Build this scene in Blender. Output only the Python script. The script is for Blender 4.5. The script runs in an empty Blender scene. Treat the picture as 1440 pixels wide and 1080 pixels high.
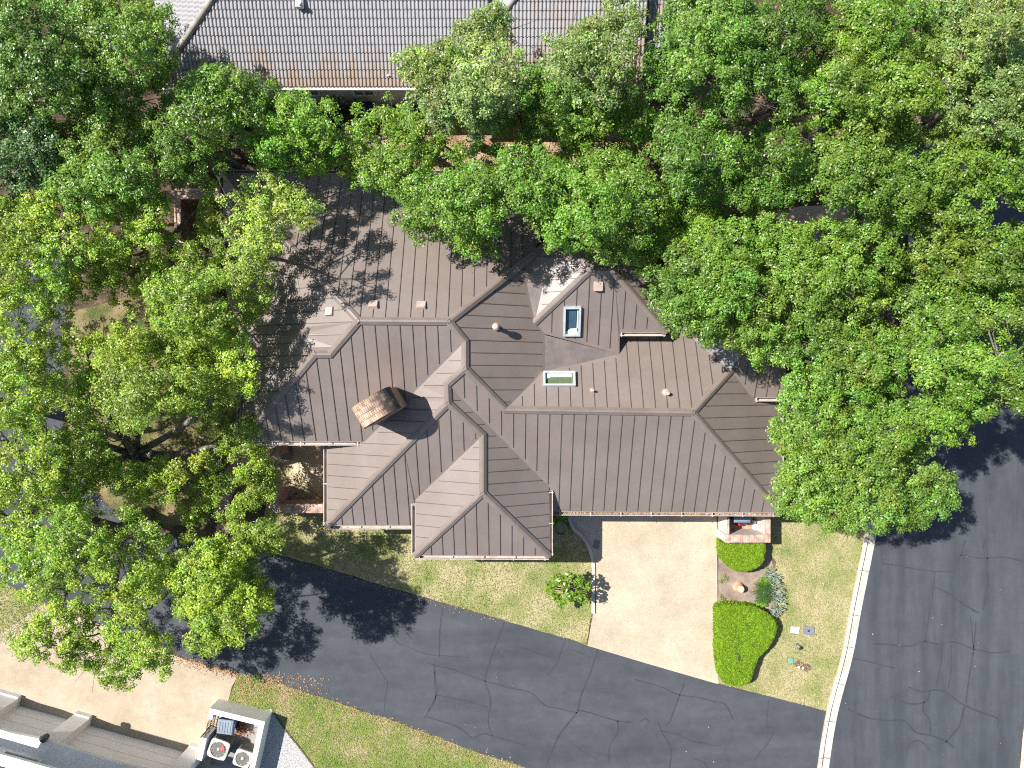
import bpy, math, random
import numpy as np
from mathutils import Vector, Matrix
R = math.radians
rng = np.random.default_rng(7)
random.seed(7)
H = 30.0; K = 0.03                      # flying height (m), metres of ground per photo pixel
scene = bpy.context.scene
col = scene.collection
def P(px, py, h=0.0):                   # survey point: photo pixel at a known height -> world
    q = K * (1 - h / H)
    return Vector(((px - 720) * q, (540 - py) * q, h))

# ------------------------------------------------------------------ materials
def newmat(name):
    m = bpy.data.materials.new(name); m.use_nodes = True
    nt = m.node_tree; b = nt.nodes['Principled BSDF']
    return m, nt, b
def N(nt, t, **k):
    n = nt.nodes.new(t)
    for a, v in k.items():
        if a in n.inputs: n.inputs[a].default_value = v
        else: setattr(n, a, v)
    return n
def c4(c): return (c[0], c[1], c[2], 1)
def noise_mat(name, cols, scale=1.0, detail=6, rough=0.8, fine=None, fine_amt=0.25, bump=0.0, bump_scale=60, metal=0.0, spec=0.5, lo=0.35, hi=0.65, stretch=None, distortion=0.0, big=None):
    """base colour from layered noise; cols = list of 2..3 colours along the noise"""
    m, nt, b = newmat(name); L = nt.links
    geo = N(nt, 'ShaderNodeNewGeometry')
    vec = geo.outputs['Position']
    if stretch:
        mp = N(nt, 'ShaderNodeMapping'); mp.inputs['Rotation'].default_value = (0, 0, stretch[0]); mp.inputs['Scale'].default_value = stretch[1]
        L.new(vec, mp.inputs['Vector']); vec = mp.outputs['Vector']
    n1 = N(nt, 'ShaderNodeTexNoise', Scale=scale, Detail=detail, Roughness=0.6, Distortion=distortion)
    L.new(vec, n1.inputs['Vector'])
    r = N(nt, 'ShaderNodeValToRGB'); cr = r.color_ramp
    cr.elements[0].position = lo; cr.elements[1].position = hi
    cr.elements[0].color = c4(cols[0]); cr.elements[1].color = c4(cols[-1])
    if len(cols) == 3:
        e = cr.elements.new((lo + hi) / 2); e.color = c4(cols[1])
    L.new(n1.outputs['Fac'], r.inputs['Fac'])
    out = r.outputs['Color']
    for sc, amt in ([(fine, fine_amt)] if fine else []) + ([big] if big else []):
        n2 = N(nt, 'ShaderNodeTexNoise', Scale=sc, Detail=3, Roughness=0.7)
        L.new(geo.outputs['Position'], n2.inputs['Vector'])
        mr = N(nt, 'ShaderNodeMapRange'); mr.inputs['From Min'].default_value = .3; mr.inputs['From Max'].default_value = .7
        mr.inputs['To Min'].default_value = 1 - amt; mr.inputs['To Max'].default_value = 1 + amt
        L.new(n2.outputs['Fac'], mr.inputs['Value'])
        mx = N(nt, 'ShaderNodeVectorMath', operation='SCALE')
        L.new(out, mx.inputs[0]); L.new(mr.outputs['Result'], mx.inputs['Scale'])
        out = mx.outputs['Vector']
    L.new(out, b.inputs['Base Color'])
    b.inputs['Roughness'].default_value = rough; b.inputs['Metallic'].default_value = metal
    b.inputs['Specular IOR Level'].default_value = spec
    if bump:
        n3 = N(nt, 'ShaderNodeTexNoise', Scale=bump_scale, Detail=4)
        L.new(geo.outputs['Position'], n3.inputs['Vector'])
        bp = N(nt, 'ShaderNodeBump', Strength=bump, Distance=0.03)
        L.new(n3.outputs['Fac'], bp.inputs['Height']); L.new(bp.outputs['Normal'], b.inputs['Normal'])
    return m
def brick_mat(name, cols, mortar, bw=0.2, bh=0.07, rot=0.0, axis='XY', rough=0.85):
    m, nt, b = newmat(name); L = nt.links
    geo = N(nt, 'ShaderNodeNewGeometry')
    mp = N(nt, 'ShaderNodeMapping'); mp.inputs['Rotation'].default_value = (0, 0, rot)
    L.new(geo.outputs['Position'], mp.inputs['Vector'])
    vec = mp.outputs['Vector']
    if axis == 'WALL':                   # u = x+y, v = z : upright faces
        sx = N(nt, 'ShaderNodeSeparateXYZ'); L.new(vec, sx.inputs[0])
        ad = N(nt, 'ShaderNodeMath', operation='ADD'); L.new(sx.outputs[0], ad.inputs[0]); L.new(sx.outputs[1], ad.inputs[1])
        cb = N(nt, 'ShaderNodeCombineXYZ'); L.new(ad.outputs[0], cb.inputs[0]); L.new(sx.outputs[2], cb.inputs[1])
        vec = cb.outputs[0]
    br = N(nt, 'ShaderNodeTexBrick', Scale=1.0)
    br.inputs['Brick Width'].default_value = bw; br.inputs['Row Height'].default_value = bh
    br.inputs['Mortar Size'].default_value = 0.009; br.inputs['Color1'].default_value = c4(cols[0]); br.inputs['Color2'].default_value = c4(cols[1])
    br.inputs['Mortar'].default_value = c4(mortar); br.inputs['Bias'].default_value = 0.0
    L.new(vec, br.inputs['Vector'])
    n = N(nt, 'ShaderNodeTexNoise', Scale=5.0, Detail=6); L.new(geo.outputs['Position'], n.inputs['Vector'])
    r = N(nt, 'ShaderNodeValToRGB'); r.color_ramp.elements[0].color = (.55, .5, .5, 1); r.color_ramp.elements[1].color = (1.25, 1.2, 1.15, 1)
    r.color_ramp.elements[0].position = .3; r.color_ramp.elements[1].position = .7
    L.new(n.outputs['Fac'], r.inputs['Fac'])
    mx = N(nt, 'ShaderNodeMix', data_type='RGBA', blend_type='MULTIPLY'); mx.inputs[0].default_value = 1
    L.new(br.outputs['Color'], mx.inputs[6]); L.new(r.outputs['Color'], mx.inputs[7])
    L.new(mx.outputs[2], b.inputs['Base Color']); b.inputs['Roughness'].default_value = rough
    return m
def leaf_mat(name, rough=0.4, trans=0.27, spec=0.5):
    m, nt, b = newmat(name); L = nt.links
    at = N(nt, 'ShaderNodeAttribute', attribute_name='leaf_colour')
    L.new(at.outputs['Color'], b.inputs['Base Color'])
    b.inputs['Roughness'].default_value = rough; b.inputs['Specular IOR Level'].default_value = spec
    tr = N(nt, 'ShaderNodeBsdfTranslucent')
    hs = N(nt, 'ShaderNodeMix', data_type='RGBA', blend_type='MULTIPLY'); hs.inputs[0].default_value = 1
    hs.inputs[7].default_value = (1.5, 1.6, .7, 1)
    L.new(at.outputs['Color'], hs.inputs[6]); L.new(hs.outputs[2], tr.inputs['Color'])
    mix = N(nt, 'ShaderNodeMixShader'); mix.inputs[0].default_value = trans
    L.new(b.outputs[0], mix.inputs[1]); L.new(tr.outputs[0], mix.inputs[2])
    L.new(mix.outputs[0], nt.nodes['Material Output'].inputs['Surface'])
    return m
def flat(name, c, rough=0.6, metal=0.0, spec=0.5, var=0.12):
    return noise_mat(name, [tuple(x * (1 - var) for x in c), tuple(x * (1 + var) for x in c)], scale=4, rough=rough, metal=metal, spec=spec, fine=45, fine_amt=.06)

M = {}
M['roof'] = noise_mat('roof_metal', [(.168, .136, .12), (.197, .163, .146)], scale=.6, rough=.42, metal=.0, spec=.5, fine=9, fine_amt=.05, stretch=None)
M['rib'] = noise_mat('roof_seam', [(.06, .05, .045), (.09, .075, .067)], scale=1.2, rough=.5)
M['cap'] = noise_mat('ridge_metal', [(.162, .13, .114), (.192, .157, .139)], scale=1.5, rough=.4, fine=12, fine_amt=.06)
M['flashing'] = noise_mat('weathered_flashing', [(.19, .155, .14), (.27, .225, .205)], scale=1.8, rough=.3, spec=.7, metal=.35, fine=14, fine_amt=.08)
M['galv'] = noise_mat('galvanised_flashing', [(.13, .13, .135), (.19, .19, .195)], scale=2, rough=.7, metal=.0)
M['gutter'] = noise_mat('cream_gutter', [(.33, .275, .235), (.46, .40, .35)], scale=3, rough=.5, fine=20, fine_amt=.12)
M['soffit'] = flat('soffit_paint', (.2, .15, .12), .7)
M['brick'] = brick_mat('brick_wall', [(.30, .17, .12), (.42, .27, .2)], (.42, .37, .32), axis='WALL')
M['coping'] = brick_mat('brick_coping', [(.36, .21, .155), (.5, .36, .29)], (.4, .35, .31), bw=.07, bh=.4)
M['paver'] = brick_mat('brick_paving', [(.33, .19, .14), (.45, .3, .22)], (.36, .3, .25), bw=.2, bh=.1, rot=.6)
M['chimney_brick'] = brick_mat('chimney_brick', [(.27, .15, .09), (.4, .27, .18)], (.36, .3, .25), axis='WALL')
M['soil'] = noise_mat('soil', [(.04, .03, .02), (.085, .062, .042), (.17, .125, .085)], scale=1.1, rough=1, spec=.1, fine=26, fine_amt=.5, bump=.6, bump_scale=40)
M['bed_soil'] = noise_mat('bed_soil', [(.19, .145, .115), (.31, .25, .205)], scale=1.6, rough=1, spec=.1, fine=35, fine_amt=.3, bump=.5)
M['lawn'] = noise_mat('lawn_turf', [(.13, .195, .045), (.25, .255, .10), (.37, .325, .185)], scale=.8, detail=8, rough=1, spec=.1, fine=22, fine_amt=.32, bump=.7, bump_scale=55, lo=.3, hi=.57)
M['asphalt'] = noise_mat('sealed_asphalt', [(.043, .049, .058), (.064, .071, .081)], scale=.35, rough=.82, spec=.3, fine=70, fine_amt=.24, bump=.3, bump_scale=120, big=(1.6, .13), stretch=(R(-17), (.5, 2.2, 1)))
M['street'] = noise_mat('street_asphalt', [(.041, .047, .057), (.065, .072, .082)], scale=.55, rough=.82, spec=.3, fine=70, fine_amt=.24, bump=.3, bump_scale=120, big=(1.4, .11), stretch=(R(10), (2.4, .25, 1)))
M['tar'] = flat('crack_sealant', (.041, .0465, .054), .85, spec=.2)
M['concrete'] = noise_mat('kerb_concrete', [(.36, .325, .28), (.54, .49, .43)], scale=1.8, rough=.9, fine=24, fine_amt=.2, bump=.2)
M['walk'] = noise_mat('walk_concrete', [(.36, .31, .26), (.46, .4, .33)], scale=1.2, rough=.9, fine=40, fine_amt=.15)
M['drive'] = noise_mat('exposed_aggregate', [(.365, .305, .222), (.46, .392, .295)], scale=.7, rough=.9, spec=.2, fine=38, fine_amt=.26, bump=.4, bump_scale=90, big=(5, .05))
M['drive2'] = noise_mat('tan_concrete', [(.325, .265, .195), (.42, .355, .27)], scale=.7, rough=.9, spec=.2, fine=50, fine_amt=.16, bump=.2, big=(4, .07))
M['patio'] = noise_mat('patio_aggregate', [(.42, .33, .22), (.52, .43, .3)], scale=.9, rough=.9, fine=45, fine_amt=.12)
M['gravel'] = noise_mat('white_gravel', [(.2, .2, .195), (.5, .49, .47)], scale=14, detail=3, rough=.95, fine=34, fine_amt=.3, bump=1, bump_scale=24, lo=.3, hi=.7)
M['stucco'] = noise_mat('white_stucco', [(.72, .71, .68), (.8, .79, .77)], scale=1.3, rough=.9, fine=30, fine_amt=.05, bump=.35, bump_scale=50)
M['stucco_beige'] = noise_mat('beige_stucco', [(.62, .6, .56), (.7, .68, .64)], scale=1.3, rough=.9, fine=30, fine_amt=.05, bump=.3)
M['door'] = noise_mat('garage_door_paint', [(.74, .74, .73), (.8, .8, .79)], scale=1.2, rough=.6, fine=20, fine_amt=.05, stretch=(R(14.6), (.3, 5, 5)))
M['glass'] = flat('window_glass', (.02, .03, .035), .05, spec=.9)
M['white'] = flat('white_paint', (.72, .72, .7), .5)
M['skyframe'] = flat('skylight_frame', (.5, .56, .58), .35, metal=.3)
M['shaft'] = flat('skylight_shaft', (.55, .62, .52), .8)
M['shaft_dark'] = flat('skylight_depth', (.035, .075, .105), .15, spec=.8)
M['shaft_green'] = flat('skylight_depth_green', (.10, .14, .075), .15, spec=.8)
M['vent'] = flat('vent_paint', (.40, .31, .26), .5)
M['terracotta'] = noise_mat('terracotta', [(.45, .2, .11), (.6, .34, .23)], scale=6, rough=.85)
M['bark'] = noise_mat('oak_bark', [(.07, .06, .05), (.22, .2, .175)], scale=4, detail=8, rough=.95, fine=30, fine_amt=.35, bump=.8, bump_scale=25)
M['leaf'] = leaf_mat('oak_leaf')
M['hedge_leaf'] = leaf_mat('hedge_leaf', rough=.6, trans=.25, spec=.25)
M['blade'] = leaf_mat('grass_blade', rough=.9, trans=.15, spec=.05)
M['litter'] = leaf_mat('dry_leaf', rough=.9, trans=.05, spec=.1)
M['hedge_core'] = flat('hedge_core', (.03, .06, .008), .9)
M['bin_blue'] = flat('bin_blue', (.02, .08, .25), .45)
M['bin_lid'] = flat('bin_lid_grey', (.2, .24, .28), .4)
M['bin_navy'] = flat('bin_navy', (.02, .04, .1), .45)
M['red'] = flat('red_plastic', (.6, .02, .03), .4)
M['black'] = flat('black_metal', (.02, .02, .022), .5)
M['ac'] = flat('ac_casing', (.42, .42, .39), .55)
M['ac_side'] = flat('ac_louvre', (.16, .16, .14), .6)
M['fan'] = flat('ac_fan', (.6, .62, .62), .4, metal=.1)
M['dark'] = flat('dark_void', (.012, .012, .014), .8)
M['iron'] = flat('rusty_iron', (.09, .06, .045), .7)
M['meter'] = flat('meter_lid_grey', (.16, .17, .2), .7)
M['meter_white'] = flat('meter_lid_white', (.7, .7, .68), .7)
M['valve'] = flat('valve_green', (.13, .3, .22), .6)
M['slab'] = flat('stone_slab', (.2, .18, .15), .8)
M['limestone'] = noise_mat('pale_brick', [(.45, .38, .34), (.66, .6, .55)], scale=7, rough=.9)

# tile roof: grey concrete with rusty lichen stains towards the eave (own wear, patchy)
def tile_mat():
    m, nt, b = newmat('grey_tile'); L = nt.links
    geo = N(nt, 'ShaderNodeNewGeometry')
    n = N(nt, 'ShaderNodeTexNoise', Scale=4.5, Detail=10, Roughness=.65); L.new(geo.outputs['Position'], n.inputs['Vector'])
    r = N(nt, 'ShaderNodeValToRGB'); r.color_ramp.elements[0].color = (.215, .212, .22, 1); r.color_ramp.elements[1].color = (.325, .32, .335, 1)
    L.new(n.outputs['Fac'], r.inputs['Fac'])
    mp = N(nt, 'ShaderNodeMapping'); mp.inputs['Scale'].default_value = (1.0, .45, .45); L.new(geo.outputs['Position'], mp.inputs['Vector'])
    n2 = N(nt, 'ShaderNodeTexNoise', Scale=1.3, Detail=10, Roughness=.72); L.new(mp.outputs['Vector'], n2.inputs['Vector'])
    sx = N(nt, 'ShaderNodeSeparateXYZ'); L.new(geo.outputs['Position'], sx.inputs[0])
    mr = N(nt, 'ShaderNodeMapRange'); mr.inputs['From Min'].default_value = 12.9; mr.inputs['From Max'].default_value = 11.3
    mr.inputs['To Min'].default_value = -.10; mr.inputs['To Max'].default_value = .27
    L.new(sx.outputs[1], mr.inputs['Value'])
    ad = N(nt, 'ShaderNodeMath', operation='ADD'); L.new(n2.outputs['Fac'], ad.inputs[0]); L.new(mr.outputs[0], ad.inputs[1])
    # older east wing more stained
    mr3 = N(nt, 'ShaderNodeMapRange'); mr3.inputs['From Min'].default_value = -2; mr3.inputs['From Max'].default_value = 0
    mr3.inputs['To Min'].default_value = 0; mr3.inputs['To Max'].default_value = .13; L.new(sx.outputs[0], mr3.inputs['Value'])
    ad2 = N(nt, 'ShaderNodeMath', operation='ADD'); L.new(ad.outputs[0], ad2.inputs[0]); L.new(mr3.outputs[0], ad2.inputs[1])
    st = N(nt, 'ShaderNodeMapRange'); st.inputs['From Min'].default_value = .52; st.inputs['From Max'].default_value = .72; L.new(ad2.outputs[0], st.inputs['Value'])
    mx = N(nt, 'ShaderNodeMix', data_type='RGBA'); L.new(st.outputs[0], mx.inputs[0]); L.new(r.outputs['Color'], mx.inputs[6]); mx.inputs[7].default_value = (.27, .2, .155, 1)
    L.new(mx.outputs[2], b.inputs['Base Color']); b.inputs['Roughness'].default_value = .75
    return m
M['tile'] = tile_mat()
# chimney vault: brick, darker towards the north-east end
def vault_mat():
    m = brick_mat('vault_brick', [(.44, .28, .18), (.62, .48, .36)], (.15, .12, .1), bw=.08, bh=.2, rot=R(-30))
    nt = m.node_tree; b = nt.nodes['Principled BSDF']; L = nt.links
    src = b.inputs['Base Color'].links[0].from_socket
    tc = N(nt, 'ShaderNodeTexCoord'); sx = N(nt, 'ShaderNodeSeparateXYZ'); L.new(tc.outputs['Object'], sx.inputs[0])
    n = N(nt, 'ShaderNodeTexNoise', Scale=4.5, Detail=6)
    mul = N(nt, 'ShaderNodeMath', operation='MULTIPLY_ADD'); L.new(sx.outputs[0], mul.inputs[0]); mul.inputs[1].default_value = .55
    L.new(n.outputs['Fac'], mul.inputs[2])
    mr = N(nt, 'ShaderNodeMapRange'); mr.inputs['From Min'].default_value = .42; mr.inputs['From Max'].default_value = .82; L.new(mul.outputs[0], mr.inputs['Value'])
    mx = N(nt, 'ShaderNodeMix', data_type='RGBA'); L.new(mr.outputs[0], mx.inputs[0]); L.new(src, mx.inputs[6]); mx.inputs[7].default_value = (.05, .042, .036, 1)
    L.new(mx.outputs[2], b.inputs['Base Color'])
    return m
M['vault'] = vault_mat()

# ------------------------------------------------------------------ mesh building
class MB:
    def __init__(s): s.v = []; s.f = []; s.m = []; s.sm = []
    def add(s, vs, fs, mi=0, smooth=False):
        o = len(s.v); s.v += [Vector(v) for v in vs]
        for f in fs: s.f.append([i + o for i in f]); s.m.append(mi); s.sm.append(smooth)
    def frame_box(s, o, x, y, z, mi=0):           # box from corner o and three edge vectors
        o, x, y, z = map(Vector, (o, x, y, z))
        v = [o, o + x, o + x + y, o + y, o + z, o + x + z, o + x + y + z, o + y + z]
        s.add(v, [(3, 2, 1, 0), (4, 5, 6, 7), (0, 1, 5, 4), (1, 2, 6, 5), (2, 3, 7, 6), (3, 0, 4, 7)], mi)
    def box(s, c, size, rz=0, mi=0):
        m = Matrix.Rotation(rz, 3, 'Z'); x = m @ Vector((size[0], 0, 0)); y = m @ Vector((0, size[1], 0)); z = Vector((0, 0, size[2]))
        s.frame_box(Vector(c) - x / 2 - y / 2 - z / 2, x, y, z, mi)
    def rbox(s, c, size, rz=0, bev=.02, mi=0):    # box with chamfered top
        m = Matrix.Rotation(rz, 3, 'Z'); c = Vector(c); a, b, h = size[0] / 2, size[1] / 2, size[2] / 2
        ring = lambda i, z: [c + m @ Vector((sx * (a - i), sy * (b - i), z)) for sx, sy in ((-1, -1), (1, -1), (1, 1), (-1, 1))]
        v = ring(0, -h) + ring(0, h - bev) + ring(bev, h)
        f = [(3, 2, 1, 0), (8, 9, 10, 11)] + [(k * 4 + i, k * 4 + (i + 1) % 4, k * 4 + 4 + (i + 1) % 4, k * 4 + 4 + i) for k in (0, 1) for i in range(4)]
        s.add(v, f, mi)
    def lathe(s, c, prof, n=24, mi=0, smooth=True):
        c = Vector(c); v = []
        for r, z in prof:
            v += [c + Vector((r * math.cos(2 * math.pi * i / n), r * math.sin(2 * math.pi * i / n), z)) for i in range(n)]
        f = []
        for k in range(len(prof) - 1):
            f += [(k * n + i, k * n + (i + 1) % n, (k + 1) * n + (i + 1) % n, (k + 1) * n + i) for i in range(n)]
        s.add(v, f, mi, smooth); s.add(v[-n:], [list(range(n))], mi); s.add(v[:n], [list(range(n))[::-1]], mi)
    def tube(s, pts, rad, n=8, mi=0):
        pts = [Vector(p) for p in pts]; v = []
        for i, p in enumerate(pts):
            d = (pts[min(i + 1, len(pts) - 1)] - pts[max(i - 1, 0)]).normalized()
            a = d.cross(Vector((.3, .9, .2))).normalized(); b = d.cross(a)
            v += [p + float(rad[i]) * (a * math.cos(2 * math.pi * k / n) + b * math.sin(2 * math.pi * k / n)) for k in range(n)]
        f = []
        for i in range(len(pts) - 1):
            f += [(i * n + k, i * n + (k + 1) % n, (i + 1) * n + (k + 1) % n, (i + 1) * n + k) for k in range(n)]
        f += [list(range(n))[::-1], [(len(pts) - 1) * n + k for k in range(n)]]
        s.add(v, f, mi, True)
    def prism(s, poly, z0, z1, mi=0, top=None):   # poly: xy list
        n = len(poly)
        a = sum(poly[i][0] * poly[(i + 1) % n][1] - poly[(i + 1) % n][0] * poly[i][1] for i in range(n))
        if a < 0: poly = poly[::-1]
        v = [(p[0], p[1], z0) for p in poly] + [(p[0], p[1], z1) for p in poly]
        s.add(v, [(i, (i + 1) % n, n + (i + 1) % n, n + i) for i in range(n)] + [list(range(n))[::-1]], mi)
        s.add(v[n:], [list(range(n))], mi if top is None else top)
WL = {}
def build(name, mb, mats, parent=None, loc=None):
    if not isinstance(mats, (list, tuple)): mats = [mats]
    off = WL[parent.name] if parent else Vector(loc or (0, 0, 0))
    me = bpy.data.meshes.new(name)
    me.from_pydata([tuple(v - off) for v in mb.v], [], mb.f)
    for m in mats: me.materials.append(m)
    me.polygons.foreach_set('material_index', mb.m); me.polygons.foreach_set('use_smooth', mb.sm); me.update()
    o = bpy.data.objects.new(name, me); col.objects.link(o)
    if parent: o.parent = parent
    else: o.location = off
    WL[o.name] = off
    return o
def tag(o, label=None, cat=None, group=None, kind=None):
    if label: o['label'] = label
    if cat: o['category'] = cat
    if group: o['group'] = group
    if kind: o['kind'] = kind
    return o
def thing(name, label, cat, loc, group=None):
    o = bpy.data.objects.new(name, None); o.empty_display_size = .3; o.location = loc; col.objects.link(o); WL[o.name] = Vector(loc)
    return tag(o, label, cat, group)
def leaf_mesh(name, c, n, ln, wd, colr, mat, parent=None, loc=(0, 0, 0), spin=None):
    """many diamond leaves in one mesh: c centres, n normals, ln/wd lengths, colr colours (numpy)"""
    k = len(c); n = n / np.linalg.norm(n, axis=1, keepdims=True)
    rv = rng.normal(size=(k, 3)) if spin is None else spin
    t = np.cross(n, rv); t /= np.linalg.norm(t, axis=1, keepdims=True) + 1e-9
    b = np.cross(n, t)
    off = np.array(WL[parent.name] if parent else loc)
    c = c - off
    v = np.empty((k, 4, 3)); ln = ln[:, None]; wd = wd[:, None]
    v[:, 0] = c - t * ln / 2; v[:, 1] = c + b * wd / 2 + t * ln * .08; v[:, 2] = c + t * ln / 2; v[:, 3] = c - b * wd / 2 + t * ln * .08
    me = bpy.data.meshes.new(name)
    me.vertices.add(4 * k); me.vertices.foreach_set('co', v.reshape(-1).astype(np.float32))
    me.loops.add(4 * k); me.loops.foreach_set('vertex_index', np.arange(4 * k, dtype=np.int32))
    me.polygons.add(k); me.polygons.foreach_set('loop_start', np.arange(0, 4 * k, 4, dtype=np.int32))
    me.update(calc_edges=True)
    a = me.attributes.new('leaf_colour', 'FLOAT_COLOR', 'POINT')
    cc = np.ones((k, 4, 4), dtype=np.float32); cc[:, :, :3] = colr[:, None, :]
    a.data.foreach_set('color', cc.reshape(-1))
    me.materials.append(mat)
    o = bpy.data.objects.new(name, me); col.objects.link(o)
    if parent: o.parent = parent
    else: o.location = loc
    WL[o.name] = Vector(off)
    return o
def inside(poly, x, y):                  # vectorised even-odd test
    x = np.asarray(x, float); y = np.asarray(y, float); r = np.zeros(x.shape, bool); n = len(poly)
    for i in range(n):
        x0, y0 = poly[i]; x1, y1 = poly[(i + 1) % n]
        c = ((y0 > y) != (y1 > y))
        if y0 != y1: r ^= c & (x < (x1 - x0) * (y - y0) / (y1 - y0) + x0)
    return r
def edge_dist(poly, x, y):
    d = np.full(np.shape(x), 1e9); n = len(poly)
    for i in range(n):
        a = np.array(poly[i], float); b = np.array(poly[(i + 1) % n], float); ab = b - a
        t = np.clip(((x - a[0]) * ab[0] + (y - a[1]) * ab[1]) / (ab @ ab + 1e-9), 0, 1)
        d = np.minimum(d, np.hypot(x - a[0] - t * ab[0], y - a[1] - t * ab[1]))
    return d
def wob(pts, step=.5, amp=.05, closed=True):   # subdivide a world polyline and roughen it
    out = []; n = len(pts)
    for i in range(n if closed else n - 1):
        a = Vector(pts[i]); b = Vector(pts[(i + 1) % n]); k = max(1, int((b - a).length / step))
        for j in range(k):
            p = a.lerp(b, j / k); out.append(p + Vector((random.uniform(-amp, amp), random.uniform(-amp, amp), 0)) * (1 if j or amp < .02 else .5))
    if not closed: out.append(Vector(pts[-1]))
    return out
def spline(pts, k=8):                    # Catmull-Rom through points
    pts = [Vector(p) for p in pts]; out = []
    for i in range(len(pts) - 1):
        p0 = pts[max(i - 1, 0)]; p1 = pts[i]; p2 = pts[i + 1]; p3 = pts[min(i + 2, len(pts) - 1)]
        for j in range(k):
            t = j / k; out.append(.5 * ((2 * p1) + (p2 - p0) * t + (2 * p0 - 5 * p1 + 4 * p2 - p3) * t * t + (3 * p1 - p0 - 3 * p2 + p3) * t ** 3))
    return out + [pts[-1]]
def sheet(name, px, mat, z, kind='structure', rough_edge=0.0, step=.4, mb=None):
    m = mb or MB(); pts = [P(*p) for p in px]
    if rough_edge: pts = wob(pts, step, rough_edge)
    m.add([(p.x, p.y, z) for p in pts], [list(range(len(pts)))])
    a = sum(pts[i].x * pts[(i + 1) % len(pts)].y - pts[(i + 1) % len(pts)].x * pts[i].y for i in range(len(pts)))
    if a < 0: m.f[-1] = m.f[-1][::-1]
    if mb is None:
        o = build(name, m, mat); return tag(o, kind=kind)
def ribbon(m, pts, w, z, mi=0):
    L = []; Rr = []
    for i, p in enumerate(pts):
        d = (Vector(pts[min(i + 1, len(pts) - 1)]) - Vector(pts[max(i - 1, 0)])); d.z = 0; d.normalize(); nn = Vector((-d.y, d.x, 0))
        ww = (w[i] if isinstance(w, list) else w) / 2
        L.append(Vector((p[0], p[1], z)) + nn * ww); Rr.append(Vector((p[0], p[1], z)) - nn * ww)
    k = len(pts); m.add(L + Rr, [(k + i, k + i + 1, i + 1, i) for i in range(k - 1)], mi)

# ------------------------------------------------------------------ setting: ground and roads
g = MB(); g.add([(-220, -220, 0), (220, -220, 0), (220, 220, 0), (-220, 220, 0)], [(0, 1, 2, 3)])
tag(build('ground', g, M['soil']), kind='structure')
# the alley, with its sealed cracks
up = [(95, 330), (92, 470), (90, 600), (105, 660), (150, 712), (205, 740), (262, 757), (330, 769), (400, 782), (480, 806), (560, 830), (660, 858), (760, 888), (826, 908), (920, 936), (1010, 962), (1100, 984), (1162, 1001)]
low = [(1150, 1240), (1100, 1180), (900, 1128), (800, 1100), (740, 1080), (650, 1050), (560, 1016), (470, 986), (380, 957), (330, 945), (262, 926), (200, 903), (130, 872), (60, 845), (0, 815), (-200, 700), (-300, 330)]
m = MB(); pts = wob([P(*p) for p in up], .35, .035, False) + wob([P(*p) for p in low], .35, .05, False)
m.add([(p.x, p.y, .006) for p in pts], [list(range(len(pts)))[::-1]])
def crack(m, px, w=.055, z=.0105):
    pts = spline(wob([P(*p) for p in px], .45, .022, False), 3)
    ribbon(m, pts, [w * random.uniform(.55, 1.25) for _ in pts], z, 1)
s = 560 / 1440
def c3(L): return [(600 + x * s, 800 + y * s) for x, y in L]
for L, w in [([(60, 125), (50, 200), (45, 320)], .05), ([(280, 195), (240, 300), (210, 400), (232, 480), (222, 560), (238, 605)], .06), ([(500, 262), (470, 340), (435, 385)], .05),
             ([(618, 290), (590, 380), (555, 470), (545, 515), (480, 600), (435, 700)], .07), ([(0, 340), (100, 365), (210, 405), (380, 450), (430, 495), (545, 520)], .05),
             ([(545, 510), (640, 535), (690, 550), (740, 555)], .07), ([(690, 550), (690, 590), (662, 640), (660, 700)], .06), ([(932, 415), (908, 470), (880, 550), (860, 568)], .06),
             ([(750, 400), (830, 420), (910, 455), (980, 465), (1080, 490), (1108, 545)], .05), ([(835, 550), (850, 590), (882, 650), (878, 720)], .07), ([(850, 585), (910, 600), (960, 622), (1040, 640)], .05),
             ([(1236, 480), (1230, 570), (1255, 575), (1240, 620), (1185, 690)], .05), ([(0, 535), (100, 565), (165, 610), (205, 595), (238, 605), (360, 640)], .06), ([(35, 455), (110, 470), (220, 500)], .05),
             ([(30, 370), (35, 455), (5, 515)], .06), ([(770, 555), (790, 540), (808, 555)], .06), ([(250, 300), (330, 300), (345, 285), (445, 320)], .04), ([(525, 290), (595, 320)], .04),
             ([(545, 645), (600, 680), (620, 690)], .04), ([(965, 685), (1000, 700), (1015, 720)], .05)]:
    crack(m, c3(L), w * .95)
for L in [[(540, 875), (560, 905), (600, 920), (660, 925)], [(520, 920), (545, 960), (540, 1000)], [(560, 830), (555, 870), (580, 900)], [(610, 930), (612, 985), (596, 1010)]]:
    crack(m, L, .03)
tag(build('road', m, [M['asphalt'], M['tar']]), kind='structure')
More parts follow.
